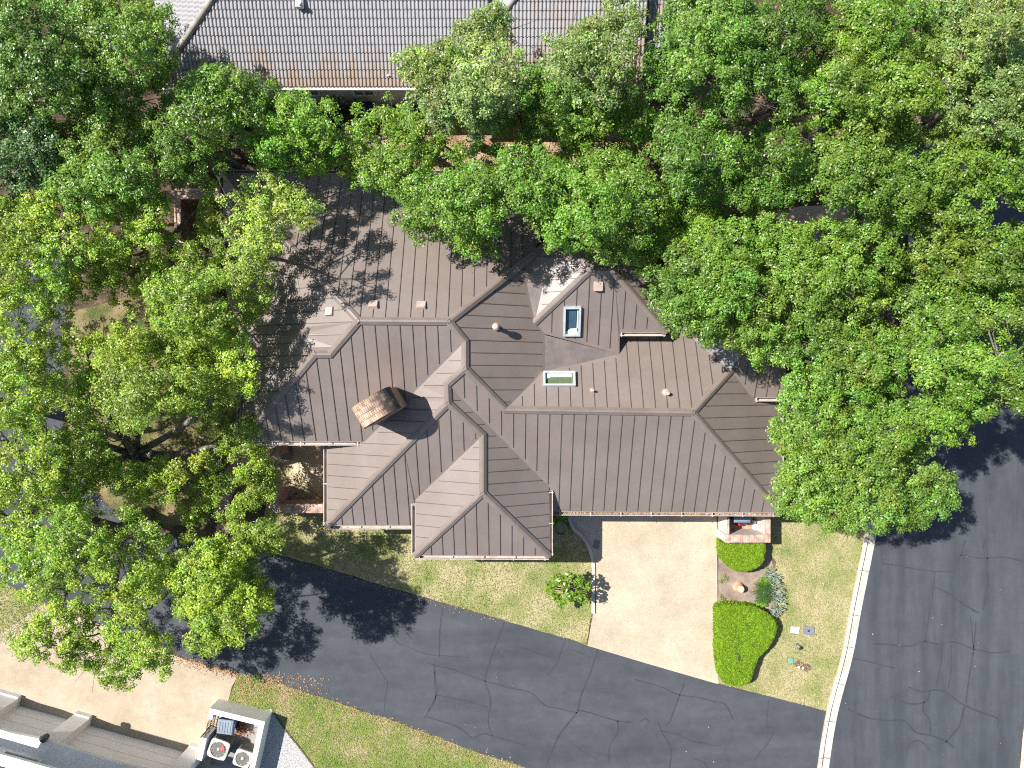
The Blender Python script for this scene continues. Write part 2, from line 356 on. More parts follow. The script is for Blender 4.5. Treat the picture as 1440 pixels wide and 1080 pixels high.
# the street
cl = [(1277, 200), (1277, 330), (1262, 480), (1240, 620), (1217, 745), (1196, 850), (1183, 920), (1162, 1000), (1149, 1080), (1135, 1200)]   # outer edge of the kerb
m = MB(); ed = spline([P(x + 14, y) for x, y in cl], 6); east = [P(1428, 1200), P(1432, 1080), P(1440, 1010), P(1475, 800), P(1510, 600), P(1530, 200)]
pts = ed + east
m.add([(p.x, p.y, .008) for p in pts], [list(range(len(pts)))])
s4 = 280 / 945
def c6(L): return [(1160 + x * s4, 760 + y * s4) for x, y in L]
for L, w in [([(225, 490), (300, 492), (400, 502), (470, 480), (540, 492), (610, 480), (700, 515), (800, 535), (875, 525)], .07), ([(520, 150), (515, 230), (490, 380), (475, 480)], .05),
             ([(520, 220), (600, 260), (650, 300), (730, 345)], .07), ([(770, 80), (772, 200), (752, 330)], .07), ([(640, 68), (740, 85), (840, 78), (940, 100)], .06), ([(268, 108), (400, 130), (500, 145), (610, 148)], .06),
             ([(665, 0), (640, 80), (620, 120), (610, 190)], .05), ([(715, 390), (706, 510), (685, 640), (668, 770)], .06), ([(690, 360), (696, 430), (705, 510)], .05), ([(560, 490), (550, 580), (525, 700)], .05),
             ([(395, 695), (460, 718), (520, 708), (575, 720), (660, 780), (740, 815), (820, 845), (818, 890)], .07), ([(305, 738), (400, 775), (475, 765), (500, 715)], .07), ([(470, 765), (465, 810), (495, 850), (500, 920)], .09),
             ([(110, 800), (200, 840), (300, 855), (375, 855), (430, 910), (500, 925), (575, 955), (610, 985)], .08), ([(660, 790), (640, 880), (600, 925), (575, 955)], .08), ([(385, 1030), (400, 970), (450, 950), (500, 1000)], .05),
             ([(130, 560), (230, 580), (330, 605)], .05), ([(755, 0), (752, 40)], .05), ([(600, 490), (600, 600), (585, 700)], .04)]:
    crack(m, c6(L), w * .95, .0125)
tag(build('street', m, [M['street'], M['tar']]), kind='structure')
# kerb and gutter pan
m = MB(); o1 = spline([P(*p) for p in cl], 6)
wd = [.0, .20, .21, .62]
def off(pts, d):
    out = []
    for i, p in enumerate(pts):
        t = (pts[min(i + 1, len(pts) - 1)] - pts[max(i - 1, 0)]); t.normalize(); out.append(p + Vector((-t.y, t.x, 0)) * d)
    return out
prof = [(-.0, -.02), (.0, .115), (.02, .125), (.12, .125), (.15, .09), (.165, .022), (.48, .03), (.48, -.02)]
rings = [[Vector((p.x, p.y, z)) for p in off(o1, d)] for d, z in prof]
k = len(o1); vv = sum(rings, [])
m.add(vv, [(a * k + i, a * k + i + 1, (a + 1) * k + i + 1, (a + 1) * k + i) for a in range(len(prof) - 1) for i in range(k - 1)])
for i in range(3, k - 1, 4):                                       # joints
    a = off(o1, .015)[i]; b = off(o1, .12)[i]; d = (b - a)
    m.add([(a.x, a.y, .1262), (b.x, b.y, .1262), (b.x, b.y + .02, .1262), (a.x, a.y + .02, .1262)], [(0, 1, 2, 3)], 1)
    a = off(o1, .18)[i]; b = off(o1, .46)[i]
    m.add([(a.x, a.y, .0315), (b.x, b.y, .0315), (b.x, b.y + .02, .0315), (a.x, a.y + .02, .0315)], [(0, 1, 2, 3)], 1)
ribbon(m, off(o1, .172), .045, .0335, 1)  # joint strip, painted dark to stand for the kerb's shade on the pan
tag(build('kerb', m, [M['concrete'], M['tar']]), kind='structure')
m = MB(); kr = spline([P(1428, 1200), P(1434, 1080), P(1443, 1000), P(1480, 800), P(1512, 600)], 5)
ribbon(m, off(kr, -.35), .7, .03); tag(build('kerb', m, M['concrete']), kind='structure')
# lawns, beds, drives
LAWN1 = [(385, 640), (455, 700), (600, 700), (799, 700), (800, 724), (806, 742), (820, 757), (829, 773), (833, 795), (833, 862), (824, 905), (826, 907), (760, 887), (660, 857), (560, 829), (480, 805), (395, 780), (370, 740)]
LAWN2 = [(1085, 640), (1245, 590), (1217, 745), (1196, 850), (1183, 920), (1162, 1000), (1100, 983), (1010, 961), (1010, 900), (1075, 860), (1092, 790), (1050, 740)]
LAWN3 = [(335, 945), (380, 957), (470, 986), (560, 1016), (650, 1050), (740, 1080), (820, 1108), (830, 1200), (470, 1200), (440, 1078), (402, 1030), (380, 1000), (320, 990)]
LAWN4 = [(-60, 815), (0, 817), (60, 847), (70, 870), (0, 905), (-80, 905)]
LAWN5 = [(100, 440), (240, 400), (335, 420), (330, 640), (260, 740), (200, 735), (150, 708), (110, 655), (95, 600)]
M['lush'] = noise_mat('lush_turf', [(.09, .17, .02), (.19, .22, .055), (.32, .265, .145)], scale=.7, detail=8, rough=1, spec=.1, fine=22, fine_amt=.32, bump=.7, bump_scale=55, lo=.36, hi=.6)
sheet('lawn', LAWN3, M['lush'], .003, rough_edge=.03)
for L in (LAWN1, LAWN2, LAWN4): sheet('lawn', L, M['lawn'], .003, rough_edge=.03)
M['shade_turf'] = noise_mat('worn_turf', [(.06, .09, .025), (.14, .13, .055), (.24, .19, .11)], scale=1.0, rough=1, spec=.1, fine=24, fine_amt=.4, bump=.7, bump_scale=50)  # darker, browner turf for the west lawn
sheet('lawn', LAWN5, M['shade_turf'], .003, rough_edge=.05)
sheet('driveway', [(838, 690), (1008, 690), (1009, 900), (1010, 962), (920, 936), (826, 908), (834, 862), (838, 850)], M['drive'], .012)
sheet('driveway', [(-120, 925), (0, 893), (60, 850), (130, 874), (200, 905), (262, 928), (336, 947), (326, 966), (320, 990), (330, 1000), (330, 1130), (-120, 1130)], M['drive2'], .010)
sheet('path', [(798, 690), (838, 690), (838, 850), (836, 800), (828, 772), (815, 752), (803, 740), (799, 722)], M['walk'], .009)
m = MB(); kk = spline([P(799, 705), P(800, 725), P(806, 742), P(820, 756), P(829, 772), P(834, 795), P(834, 830), P(834, 862)], 6)
for (a, b, z0, z1) in ((0, .14, .0, .085),):
    A = off(kk, -.07); B = off(kk, .07); n_ = len(kk)
    vv = [Vector((p.x, p.y, 0)) for p in A] + [Vector((p.x, p.y, .085)) for p in A] + [Vector((p.x, p.y, .085)) for p in B] + [Vector((p.x, p.y, 0)) for p in B]
    m.add(vv, [(r * n_ + i, r * n_ + i + 1, (r + 1) * n_ + i + 1, (r + 1) * n_ + i) for r in range(3) for i in range(n_ - 1)])
tag(build('path_edging', m, M['concrete']), kind='structure')
sheet('flower_bed', [(1009, 745), (1060, 748), (1080, 765), (1088, 800), (1092, 850), (1080, 870), (1030, 905), (1040, 960), (1012, 957)], M['bed_soil'], .006, rough_edge=.03)
sheet('patio', [(388, 600), (480, 600), (480, 712), (388, 712)], M['patio'], .010)
sheet('path', [(336, 622), (392, 618), (390, 650), (350, 668), (330, 690), (322, 712), (326, 740), (322, 765), (300, 762), (306, 735), (300, 705), (312, 675)], M['paver'], .008)
sheet('path', [(300, 300), (330, 300), (330, 240), (760, 170), (780, 255), (900, 255), (900, 180), (780, 180)], M['soil'], .004)
sheet('bare_earth', [(470, 188), (560, 176), (640, 172), (760, 168), (930, 175), (930, 205), (770, 240), (640, 245), (520, 250), (470, 230)], noise_mat('pale_earth', [(.2, .125, .075), (.4, .29, .19)], scale=1.6, rough=1, spec=.1, fine=24, fine_amt=.4, bump=.5), .006, rough_edge=.2)
sheet('path', [(1090, 290), (1280, 290), (1280, 322), (1200, 318), (1130, 325), (1095, 320)], noise_mat('pale_path', [(.42, .3, .22), (.58, .45, .36)], scale=1.5, rough=.9, fine=30, fine_amt=.2), .007, rough_edge=.04)
sheet('patio', [(245, 265), (335, 265), (335, 345), (245, 345)], M['patio'], .007)
sheet('gravel_bed', [(371, 1000), (382, 996), (402, 1028), (440, 1077), (470, 1120), (350, 1120)], M['gravel'], .006)
m = MB(); e = spline([P(383, 998), P(403, 1028), P(421, 1050), P(441, 1077), P(475, 1122)], 5); ribbon(m, e, .05, .035); ribbon(m, off(e, .0), .04, .02)
tag(build('lawn_edging', m, M['iron']), kind='structure')

# grass blades and fallen leaves
def vnoise(x, y, f, seed=0):
    x = x * f + 100; y = y * f + 100; xi = np.floor(x).astype(int); yi = np.floor(y).astype(int); fx = x - xi; fy = y - yi
    fx = fx * fx * (3 - 2 * fx); fy = fy * fy * (3 - 2 * fy)
    h = lambda a, b: np.modf(np.abs(np.sin(a * 127.1 + b * 311.7 + seed * 17.3) * 43758.5453))[0]
    return (h(xi, yi) * (1 - fx) + h(xi + 1, yi) * fx) * (1 - fy) + (h(xi, yi + 1) * (1 - fx) + h(xi + 1, yi + 1) * fx) * fy
def blades(poly, k, green, seed):
    w = [(p.x, p.y) for p in (P(*q) for q in poly)]; xs = [a for a, _ in w]; ys = [b for _, b in w]
    x = rng.uniform(min(xs), max(xs), k); y = rng.uniform(min(ys), max(ys), k); ok = inside(w, x, y); x = x[ok]; y = y[ok]
    n = len(x); t = np.clip(.55 * vnoise(x, y, .55, seed) + .3 * vnoise(x, y, 1.7, seed + 1) + .25 * vnoise(x, y, 6, seed + 2) - .08 + green, 0, 1)[:, None]
    c = np.array((.42, .36, .215)) * (1 - t) + np.array((.13, .23, .035)) * t
    c *= rng.uniform(.65, 1.35, (n, 1))
    return np.c_[x, y, rng.uniform(.015, .035, n)], c
pp = [blades(LAWN1, 60000, -.06, 1), blades(LAWN2, 60000, -.12, 4), blades(LAWN3, 80000, .02, 7), blades(LAWN4, 9000, .1, 9)]
# edges spilling over the asphalt
c = np.concatenate([a for a, _ in pp]); cc = np.concatenate([b for _, b in pp]); k = len(c)
nn = rng.normal(size=(k, 3)) * .55 + np.array((0, 0, .8))
o = leaf_mesh('grass', c, nn, rng.uniform(.05, .1, k), rng.uniform(.012, .028, k), cc, M['blade']); tag(o, 'short patchy lawn grass, green fading to straw', 'grass', kind='stuff')
def along(pl, k, spread):
    w = [P(*p) for p in pl]; seg = [(w[i], w[i + 1]) for i in range(len(w) - 1)]; out = []
    for _ in range(k):
        a, b = random.choices(seg, [(q - p_).length for p_, q in seg])[0]; q = a.lerp(b, random.random()); out.append((q.x + random.gauss(0, spread), q.y + random.gauss(0, spread), .022))
    return out
lit = along([(200, 908), (262, 930), (330, 950), (380, 962), (470, 992), (560, 1022), (650, 1056), (740, 1086)], 1700, .13) + along([(262, 928), (336, 948)], 300, .06) + along([(395, 782), (480, 807), (560, 831), (700, 870)], 260, .12)
lit += [(*P(random.triangular(335, 470, 345), random.triangular(944, 1000, 955))[:2], .024) for _ in range(900)] + [(*P(random.uniform(600, 1440), random.uniform(780, 1080))[:2], .022) for _ in range(60)]
lit += [(*P(random.uniform(90, 340), random.uniform(400, 760))[:2], .02) for _ in range(2500)] + [(*P(random.uniform(440, 940), random.uniform(150, 260))[:2], .02) for _ in range(2500)] + [(*P(random.uniform(20, 130), random.uniform(840, 900))[:2], .02) for _ in range(250)]
lit += [(*(P(778 + 318 * random.random(), 722.5, 2.5) + Vector((0, random.uniform(-.05, .05), 0)))[:2], 2.47) for _ in range(700)]
c = np.array(lit); k = len(c); cc = np.array((.32, .2, .11)) * rng.uniform(.4, 1.7, (k, 1)) * rng.uniform(.9, 1.1, (k, 3))
o = leaf_mesh('fallen_leaves', c, rng.normal(size=(k, 3)) * .3 + np.array((0, 0, 1)), rng.uniform(.04, .085, k), rng.uniform(.025, .05, k), cc, M['litter']); tag(o, 'dry brown leaves drifted along the road edges', 'leaves', kind='stuff')

# ------------------------------------------------------------------ the brown metal-roofed brick house
V = dict(A=(504,451,5.45),B=(631,452,5.47),NW=(314,244,2.5),C=(464,498,4.89),D=(443,498,4.9),SW=(338,621,3.24),E=(513,621,3.27),F=(654,480,5.2),G=(654,518,5.25),
 I=(629,540,4.95),J=(630,567,4.92),K=(460,739,2.52),L=(584,739,2.55),L2=(460,622,2.5),M=(679,612,4.33),N=(679,693,4.32),O=(584,703,3.03),Q=(584,781,3.02),R=(772,782,3.05),S=(772,684,3.08),
 T=(711,576,4.53),U=(974,580,4.53),V=(1097,721,2.58),W=(770,719,2.58),Y=(748,360,4.13),e1=(741,400,4.13),e2=(752,453,4.01),e3=(767,470,3.82),e4=(766,520,3.8),
 a=(828,381,4.91),b=(862,381,4.9),c=(936,467,3.85),d=(872,467,3.85),f=(871,498,3.47),w1=(764,400,4.16),w2=(757,352,4.05),
 g=(1028,520,3.76),h=(1057,559,3.26),i=(1097,567,2.62),n1=(985,440,2.75),n2=(979,482,3.26),n0=(868,440,2.75),j=(1105,559,3.26),j2=(1105,500,3.95),j3=(1062,482,4.15),
 Y2=(800,319,3.6),N0=(800,244,2.5),WL=(314,400,2.5),WM=(338,470,3.2),WX=(420,470,4.55),WK=(338,440,2.85),x1=(1018,462,3.9))
VP = {k: P(*v) for k, v in V.items()}
VP['L3'] = P(590, 739, 2.55); VP['L'] = P(588, 739, 2.55); VP['c2'] = P(940, 400, 3.84); VP['b2'] = P(862, 360, 4.7); VP['a2'] = P(800, 330, 4.2); VP['c3'] = P(940, 340, 3.6)
_A = np.array([[VP[k].x, VP[k].y, 1] for k in 'TUg']); _c = np.linalg.solve(_A, np.array([VP[k].z for k in 'TUg']))
for k, (x, y) in dict(n0=(868, 446), n1=(985, 446), n2=(979, 482), f=(871, 498), e4=(766, 520)).items():    # keep the low roof in one plane
    z = 3.0
    for _ in range(20): p_ = P(x, y, z); z = float(_c[0] * p_.x + _c[1] * p_.y + _c[2])
    VP[k] = P(x, y, z)
FACES = [('A B Y N0 NW', 'y'), ('A C D WX WM WL NW', 'x'), ('D SW WK WX', 'x'), ('A B F E SW D C', 'y'), ('B F G T e4 e3 e2 e1 Y', 'x'), ('F G I J K L2 E', 'x'),
 ('G I S W V U T', 'y'), ('J K L O M', 'y'), ('I J M N R S', 'x'), ('M N Q O', 'x'), ('N Q R', 'y'), ('T U g n2 n1 n0 f e4', 'y'), ('U V i h g', 'x'), ('a e2 w1 w2 a2', 'x'),
 ('a b c d f e3 e2', 'y'), ('b c c2 b2', 'x'), ('g h j j2 j3', 'y'), ('a b b2 a2', 'y')]
hbase = P(700, 560, 0)
house = thing('brick_house', 'sprawling brick house with a brown standing seam metal hip roof and rotated chimney', 'house', hbase)
def clip(pl, ax, c, sg):
    out = []
    for i in range(len(pl)):
        a, b = pl[i], pl[(i + 1) % len(pl)]; ia = (a[ax] - c) * sg >= 0; ib = (b[ax] - c) * sg >= 0
        if ia: out.append(a)
        if ia != ib: out.append(a.lerp(b, (c - a[ax]) / (b[ax] - a[ax])))
    return out
m = MB(); PITCH = .435
for fs, ax in FACES:
    vs = [VP[k] for k in fs.split()]
    nrm = sum(((vs[i] - vs[0]).cross(vs[i + 1] - vs[0]) for i in range(1, len(vs) - 1)), Vector())
    if nrm.z < 0: vs = vs[::-1]
    ai = 1 if ax == 'y' else 0; pi_ = 1 - ai                        # seams run along ai, stepped along pi_
    lo = min(v[pi_] for v in vs); hi = max(v[pi_] for v in vs); t = lo + PITCH * random.uniform(.3, .7)
    cuts = [lo - 1]
    tt = t
    while tt < hi - .04: cuts.append(tt); tt += PITCH
    cuts.append(hi + 1)
    for c0, c1 in zip(cuts, cuts[1:]):                              # one pan of sheet metal between two seams
        pl = clip(clip(vs, pi_, c0, 1), pi_, c1, -1)
        if len(pl) > 2: m.add(pl, [list(range(len(pl)))], 0)
    while t < hi - .04:
        xs = []
        for q in range(len(vs)):
            a, b = vs[q], vs[(q + 1) % len(vs)]
            if (a[pi_] > t) != (b[pi_] > t): xs.append(a.lerp(b, (t - a[pi_]) / (b[pi_] - a[pi_])))
        xs.sort(key=lambda p: p[ai])
        for q in range(0, len(xs) - 1, 2):
            a, b = xs[q], xs[q + 1]; d = b - a
            if d.length < .35: continue
            u = d.normalized(); lowend = a.z < b.z
            a2 = a + u * (.03 if (lowend and a.z < 3.3) else .13); b2 = b - u * (.03 if (not lowend and b.z < 3.3) else .13)
            w = Vector((0, 0, 0)); w[pi_] = .022
            m.frame_box(a2 - w / 2 - Vector((0, 0, .02)), b2 - a2, w, Vector((0, 0, .045)), 1)
        t += PITCH
# dormer saddle and dead-valley flashings
for ks in ('Y w2 w1 e1', 'e1 w1 e2'):
    m.add([VP[k] for k in ks.split()], [list(range(len(ks.split())))[::-1]], 2)
m.add([P(766, 471, 3.86), P(871, 498, 3.5), P(766, 522, 3.84)], [(0, 2, 1)], 2)
m.add([P(979, 482, 3.3), P(1027, 519, 3.79), P(1062, 482, 4.17), P(1018, 462, 3.9)], [(0, 1, 2, 3)], 3)
m.add([P(974, 477, 3.3), P(1027, 520, 3.84), P(1033, 515, 3.86), P(984, 474, 3.38)], [(0, 1, 2, 3)], 3)
roof = build('roof', m, [M['roof'], M['rib'], M['flashing'], M['galv']], house)
def cap(a, b, drop, ext=.06, w=.135):
    a = a.copy(); b = b.copy(); d = (b - a).normalized(); a -= d * ext; b += d * ext
    n = Vector((-d.y, d.x, 0)).normalized(); m = MB(); V_ = []
    for p in (a, b):
        for s_, z in ((-w, -w * drop - .01), (-w, -w * drop + .05), (-.03, .075), (.03, .075), (w, -w * drop + .05), (w, -w * drop - .01)):
            V_.append(p + n * s_ + Vector((0, 0, z)))
    m.add(V_, [(i, i + 1, i + 7, i + 6) for i in range(5)] + [(5, 4, 3, 2, 1, 0), (6, 7, 8, 9, 10, 11)])
    return build('ridge_cap', m, M['cap'], house)
for a, b, dr in [('A','B',.5),('A','NW',.35),('A','C',.35),('C','D',.4),('D','SW',.35),('B','Y2',.35),('B','F',.35),('F','G',.5),('G','I',.35),('I','J',.5),('J','K',.35),('G','T',.35),('J','M',.35),
                 ('M','N',.5),('N','Q',.35),('N','R',.35),('T','U',.5),('U','V',.35),('U','g',.35),('a','e2',.35),('a','b',.5),('b','c',.35)]:
    cap(VP[a], VP[b], dr)
def gutter(a, b, out, mat='gutter'):
    """open eaves trough from a to b; out = horizontal unit outward direction"""
    a = VP[a] if isinstance(a, str) else a; b = VP[b] if isinstance(b, str) else b
    out = Vector(out); d = b - a; z = Vector((0, 0, 1)); m = MB()
    m.frame_box(a - z * .16, d, out * .015, z * .15)                       # back
    m.frame_box(a - z * .17, d, out * .135, z * .015)                      # bottom
    m.frame_box(a - z * .155 + out * .115, d, out * .03, z * .155)         # front lip
    k = max(1, int(d.length / 1.1))
    for i in range(k + 1):
        m.frame_box(a + d * (.03 + .94 * i / k) - z * .02 - d.normalized() * .02, d.normalized() * .035, out * .17, z * .022)
    for e in (a, b - d.normalized() * .015): m.frame_box(e - z * .16 + out * .012, d.normalized() * .015, out * .11, z * .14)
    o = build('gutter', m, M[mat], house)
    f = MB(); f.frame_box(a - z * .26 - out * .03, d, out * .028, z * .24); build('fascia', f, M['soffit'], house)
S_, N_, E_, W_ = (0, -1, 0), (0, 1, 0), (1, 0, 0), (-1, 0, 0)
gutter('SW', P(508, 621, 3.26), S_); gutter('WM', 'SW', W_); gutter('NW', 'WL', W_); gutter('NW', 'N0', N_); gutter('L2', 'K', W_); gutter('K', 'L', S_)
gutter(P(584, 708, 3.03), 'Q', W_); gutter('Q', 'R', S_); gutter(P(772, 690, 3.07), 'R', E_); gutter(P(778, 719.5, 2.58), 'V', S_); gutter('i', 'V', E_); gutter('d', 'c', S_); gutter('c', 'c2', E_)
gutter(P(1063, 559, 3.26), 'j', S_)
# walls under the eaves (inset 0.45 m), brick
def wallblock(x0, x1, y0, y1, h):
    return [(x0, y0), (x1, y0), (x1, y1), (x0, y1)], h
def g2(px, py): p = P(px, py, 2.7); return p.x, p.y
m = MB()
for (x0, y0, x1, y1, h) in [(333, 262, 760, 600, 2.35), (478, 590, 720, 720, 2.3), (602, 700, 754, 761, 2.75), (700, 470, 1078, 700, 2.3), (770, 380, 918, 480, 3.2), (1050, 470, 1092, 545, 3.0)]:
    a = g2(x0, y0); b = g2(x1, y1)
    m.prism([(a[0], a[1]), (b[0], a[1]), (b[0], b[1]), (a[0], b[1])], 0, h)
wall = build('wall', m, M['brick'], house)
a = g2(835, 700); b = g2(1000, 700)
m = MB()
for i in range(4): m.frame_box((a[0], a[1] - .045, .02 + i * .55), (b[0] - a[0], 0, 0), (0, .042, 0), (0, 0, .53))
build('garage_door', m, M['door'], house)
m = MB(); a = g2(640, 761); m.frame_box((a[0], a[1] - .06, .9), (1.4, 0, 0), (0, .05, 0), (0, 0, 1.2))
wn = build('window', m, M['white'], house); m = MB(); m.frame_box((a[0] + .08, a[1] - .07, .98), (1.24, 0, 0), (0, .012, 0), (0, 0, 1.04)); build('pane', m, M['glass'], wn)

# chimney: stack turned against the roof, with a barrel-vaulted brick hood
cc_ = P(526, 574, 6.3); ca = math.atan2(32, 55)
m = MB(); ux = Vector((math.cos(ca), math.sin(ca), 0)); uy = Vector((-ux.y, ux.x, 0)); HX, HY = .74, .42
def obox(m, z0, z1, hx, hy, mi=0): m.frame_box(Vector((cc_.x, cc_.y, z0)) - ux * hx - uy * hy, ux * 2 * hx, uy * 2 * hy, Vector((0, 0, z1 - z0)), mi)
obox(m, 3.2, 5.75, HX - .03, HY - .03); obox(m, 5.75, 5.9, HX, HY, 0)
chim = build('chimney', m, M['chimney_brick'], house)
m = MB(); n_ = 18; ring = []
for t_, rr in ((0, 1.0), (1, .8)):
    for k in range(n_ + 1):
        th = math.pi * k / n_; ring.append([(-math.cos(th) * (HX - .02) * rr, math.sin(th) * .62 * (rr if t_ else 1))])
out = [ring[k][0] for k in range(n_ + 1)]; inn = [ring[n_ + 1 + k][0] for k in range(n_ + 1)]
vv = []
for sy in (-(HY - .01), HY - .01):
    for (x, z) in out + inn: vv.append(Vector((x, sy, z)))
q = len(out)
fs = [(k, k + 1, 2 * q + k + 1, 2 * q + k) for k in range(q - 1)] + [(q + k + 1, q + k, 3 * q + k, 3 * q + k + 1) for k in range(q - 1)]
fs += [(k + 1, k, q + k, q + k + 1) for k in range(q - 1)] + [(2 * q + k, 2 * q + k + 1, 3 * q + k + 1, 3 * q + k) for k in range(q - 1)]
me = bpy.data.meshes.new('hood'); me.from_pydata([tuple(v) for v in vv], [], [f[::-1] for f in fs]); me.materials.append(M['vault']); me.update()
hood = bpy.data.objects.new('hood', me); col.objects.link(hood); hood.parent = chim; hood.location = Vector((cc_.x, cc_.y, 5.9)) - WL[chim.name]; hood.rotation_euler = (0, 0, ca)
# skylights
def roofpt(face, px, py, dz=0):                 # point on a roof face under a photo pixel
    vs = [VP[k] for k in face.split()]
    A_ = np.c_[[v.x for v in vs], [v.y for v in vs], np.ones(len(vs))]; cf = np.linalg.lstsq(A_, np.array([v.z for v in vs]), rcond=None)[0]
    z = 4.0
    for _ in range(12): p = P(px, py, z); z = cf[0] * p.x + cf[1] * p.y + cf[2]
    p = P(px, py, z); n = Vector((-cf[0], -cf[1], 1)).normalized(); return p + n * dz, n
def skylight(face, quad, deep, wedge):
    n = roofpt(face, *quad[0])[1]; c = [roofpt(face, *q)[0] - n * .02 for q in quad]; up = n * .17; m = MB(); fw = .075
    ctr = sum(c, Vector()) / 4
    inn = [p + (c[(i + 1) % 4] - p).normalized() * fw + (c[i - 1] - p).normalized() * fw for i, p in enumerate(c)]
    vv = [p for p in c] + [p + up for p in c] + [p + up for p in inn] + [p + n * .03 for p in inn]
    m.add(vv, [(r * 4 + (i + 1) % 4, r * 4 + i, r * 4 + 4 + i, r * 4 + 4 + (i + 1) % 4) for r in range(3) for i in range(4)])
    fr = build('skylight', m, M['skyframe'], house)
    m = MB(); f = [p + n * .035 for p in inn]; m.add(f, [(0, 1, 2, 3)], 0)
    l = lambda i, j, t: f[i].lerp(f[j], t)
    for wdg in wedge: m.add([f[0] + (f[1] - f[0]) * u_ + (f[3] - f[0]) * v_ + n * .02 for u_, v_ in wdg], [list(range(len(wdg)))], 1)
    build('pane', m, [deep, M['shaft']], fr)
FNS = 'a b c d f e3 e2'; FGN = 'T U g n2 f e4'
skylight(FNS, [(792.5, 430), (817, 430), (815.5, 471), (791.5, 471)][::-1], M['shaft_dark'], [[(0, .0), (1, .0), (.86, .22), (.38, .19), (.0, .03)], [(.88, .2), (.97, .2), (.97, .98), (.9, .9)]])
skylight(FGN, [(763.5, 524), (808.5, 524), (809, 544.5), (764, 544.5)][::-1], M['shaft_green'], [[(0, .5), (.2, .72), (.96, .72), (.96, 1), (0, 1)]])
# box vents, flue and plumbing vents
def boxvent(face, px, py, w=.36, l=.36, tall=.12):
    p, n = roofpt(face, px, py); m = MB(); z = Vector((0, 0, 1)); uy = Vector((0, 1, 0)) - n * n.y; uy.normalize(); ux = uy.cross(n)
    b = p - ux * w / 2 - uy * l / 2 - n * .02
    vv = [b, b + ux * w, b + ux * w + uy * l, b + uy * l]; i_ = .03
    tp = [b + n * tall * 1.2 + ux * i_ + uy * i_, b + n * tall * 1.2 + ux * (w - i_) + uy * i_, b + n * tall * .8 + ux * (w - i_) + uy * (l - i_), b + n * tall * .8 + ux * i_ + uy * (l - i_)]
    m.add(vv + tp, [(4, 5, 6, 7)] + [(i, (i + 1) % 4, 4 + (i + 1) % 4, 4 + i) for i in range(4)])
    m.frame_box(b + ux * .06 + uy * .04 + n * tall * 1.25, ux * (w - .12), uy * .025, n * .03)
    build('roof_vent', m, M['vent'], house)
for fx, px, py in [('A B Y NW', 525, 429), ('A B Y NW', 592.5, 430), ('A C NW', 464.5, 438), (FNS, 841.5, 402)]: boxvent(fx, px, py)
p, n = roofpt('B F G T e4 e3 e2 e1 Y', 698, 461); m = MB()
m.lathe((p.x, p.y, p.z - .1), [(.14, 0), (.12, .14), (.075, .16), (.075, .62)], 16)
fl = build('flue', m, M['flashing'], house); m = MB(); m.lathe((p.x, p.y, p.z + .5), [(.08, 0), (.135, .03), (.135, .1), (.05, .15)], 18); build('flue_cap', m, M['vent'], fl)
for px, py, r in ((833, 549, .04), (937, 553, .07)):
    p, n = roofpt(FGN, px, py); m = MB(); m.lathe((p.x, p.y, p.z - .05), [(r * 2.4, .03), (r * 1.2, .1), (r, .11), (r, .3)], 14); build('plumbing_vent', m, M['vent'], house)
# ------------------------------------------------------------------ neighbour with the grey tile roof (north)
EY = (540 - 122) * K * (1 - 2.75 / H); SL = .42
x0, x1 = P(217, 122, 2.75).x, P(950, 122, 2.75).x
th = thing('tile_roof_house', 'pale stucco neighbouring house under a large grey barrel tile roof', 'house', ((x0 + x1) / 2, EY + 5, 0))
def tiles(m, x0, x1, ey, ez, rows, clipL, clipR, pitch=.142, rowl=.268, under=None):
    """rows of barrel tiles climbing north from the eave; clipL/clipR give the x-limits at a distance d up the slope"""
    for r in range(rows):
        d0 = r * rowl; d1 = d0 + rowl + .03; a, b = clipL(d0 + rowl / 2), clipR(d0 + rowl / 2)
        n0 = math.ceil(a / pitch); n1 = math.floor(b / pitch); prof = []
        for i in range(n0, n1):
            for fx, hz in ((.02, 0), (.14, .0), (.22, .03), (.38, .052), (.62, .052), (.78, .03), (.86, 0)): prof.append(((i + fx) * pitch, hz))
        if len(prof) < 4: continue
        jit = [random.uniform(-.006, .006) for _ in range(n1 - n0)]
        lo = [(x, ey + d0, ez + d0 * SL + h + .03 + jit[j // 7] * (h > 0)) for j, (x, h) in enumerate(prof)]; hi = [(x, ey + d1, ez + d1 * SL + h * .85) for x, h in prof]
        k = len(prof); m.add(lo + hi, [(i, i + 1, k + i + 1, k + i) for i in range(k - 1)])
        m.add(lo + [(x, y, z - h - .035) for (x, y, z), (_, h) in zip(lo, prof)], [(k + i, k + i + 1, i + 1, i) for i in range(k - 1)])
m = MB(); xr = P(690, 122, 2.75).x
tiles(m, x0, x1, EY, 2.75, 24, lambda d: x0 + d + .05, lambda d: min(x1, xr - .0 * d))
xw0 = P(612, 140, 2.75).x; EY2 = (540 - 136) * K * (1 - 2.75 / H)
tiles(m, xw0, x1, EY2, 2.78, 27, lambda d: xw0 + d + .05, lambda d: P(905, 122, 2.75).x - .9 * max(0, .0))
tiles(m, 0, 9, EY2 + 1.8, 2.9, 14, lambda d: P(905, 122, 2.75).x, lambda d: P(1010, 122, 2.75).x)
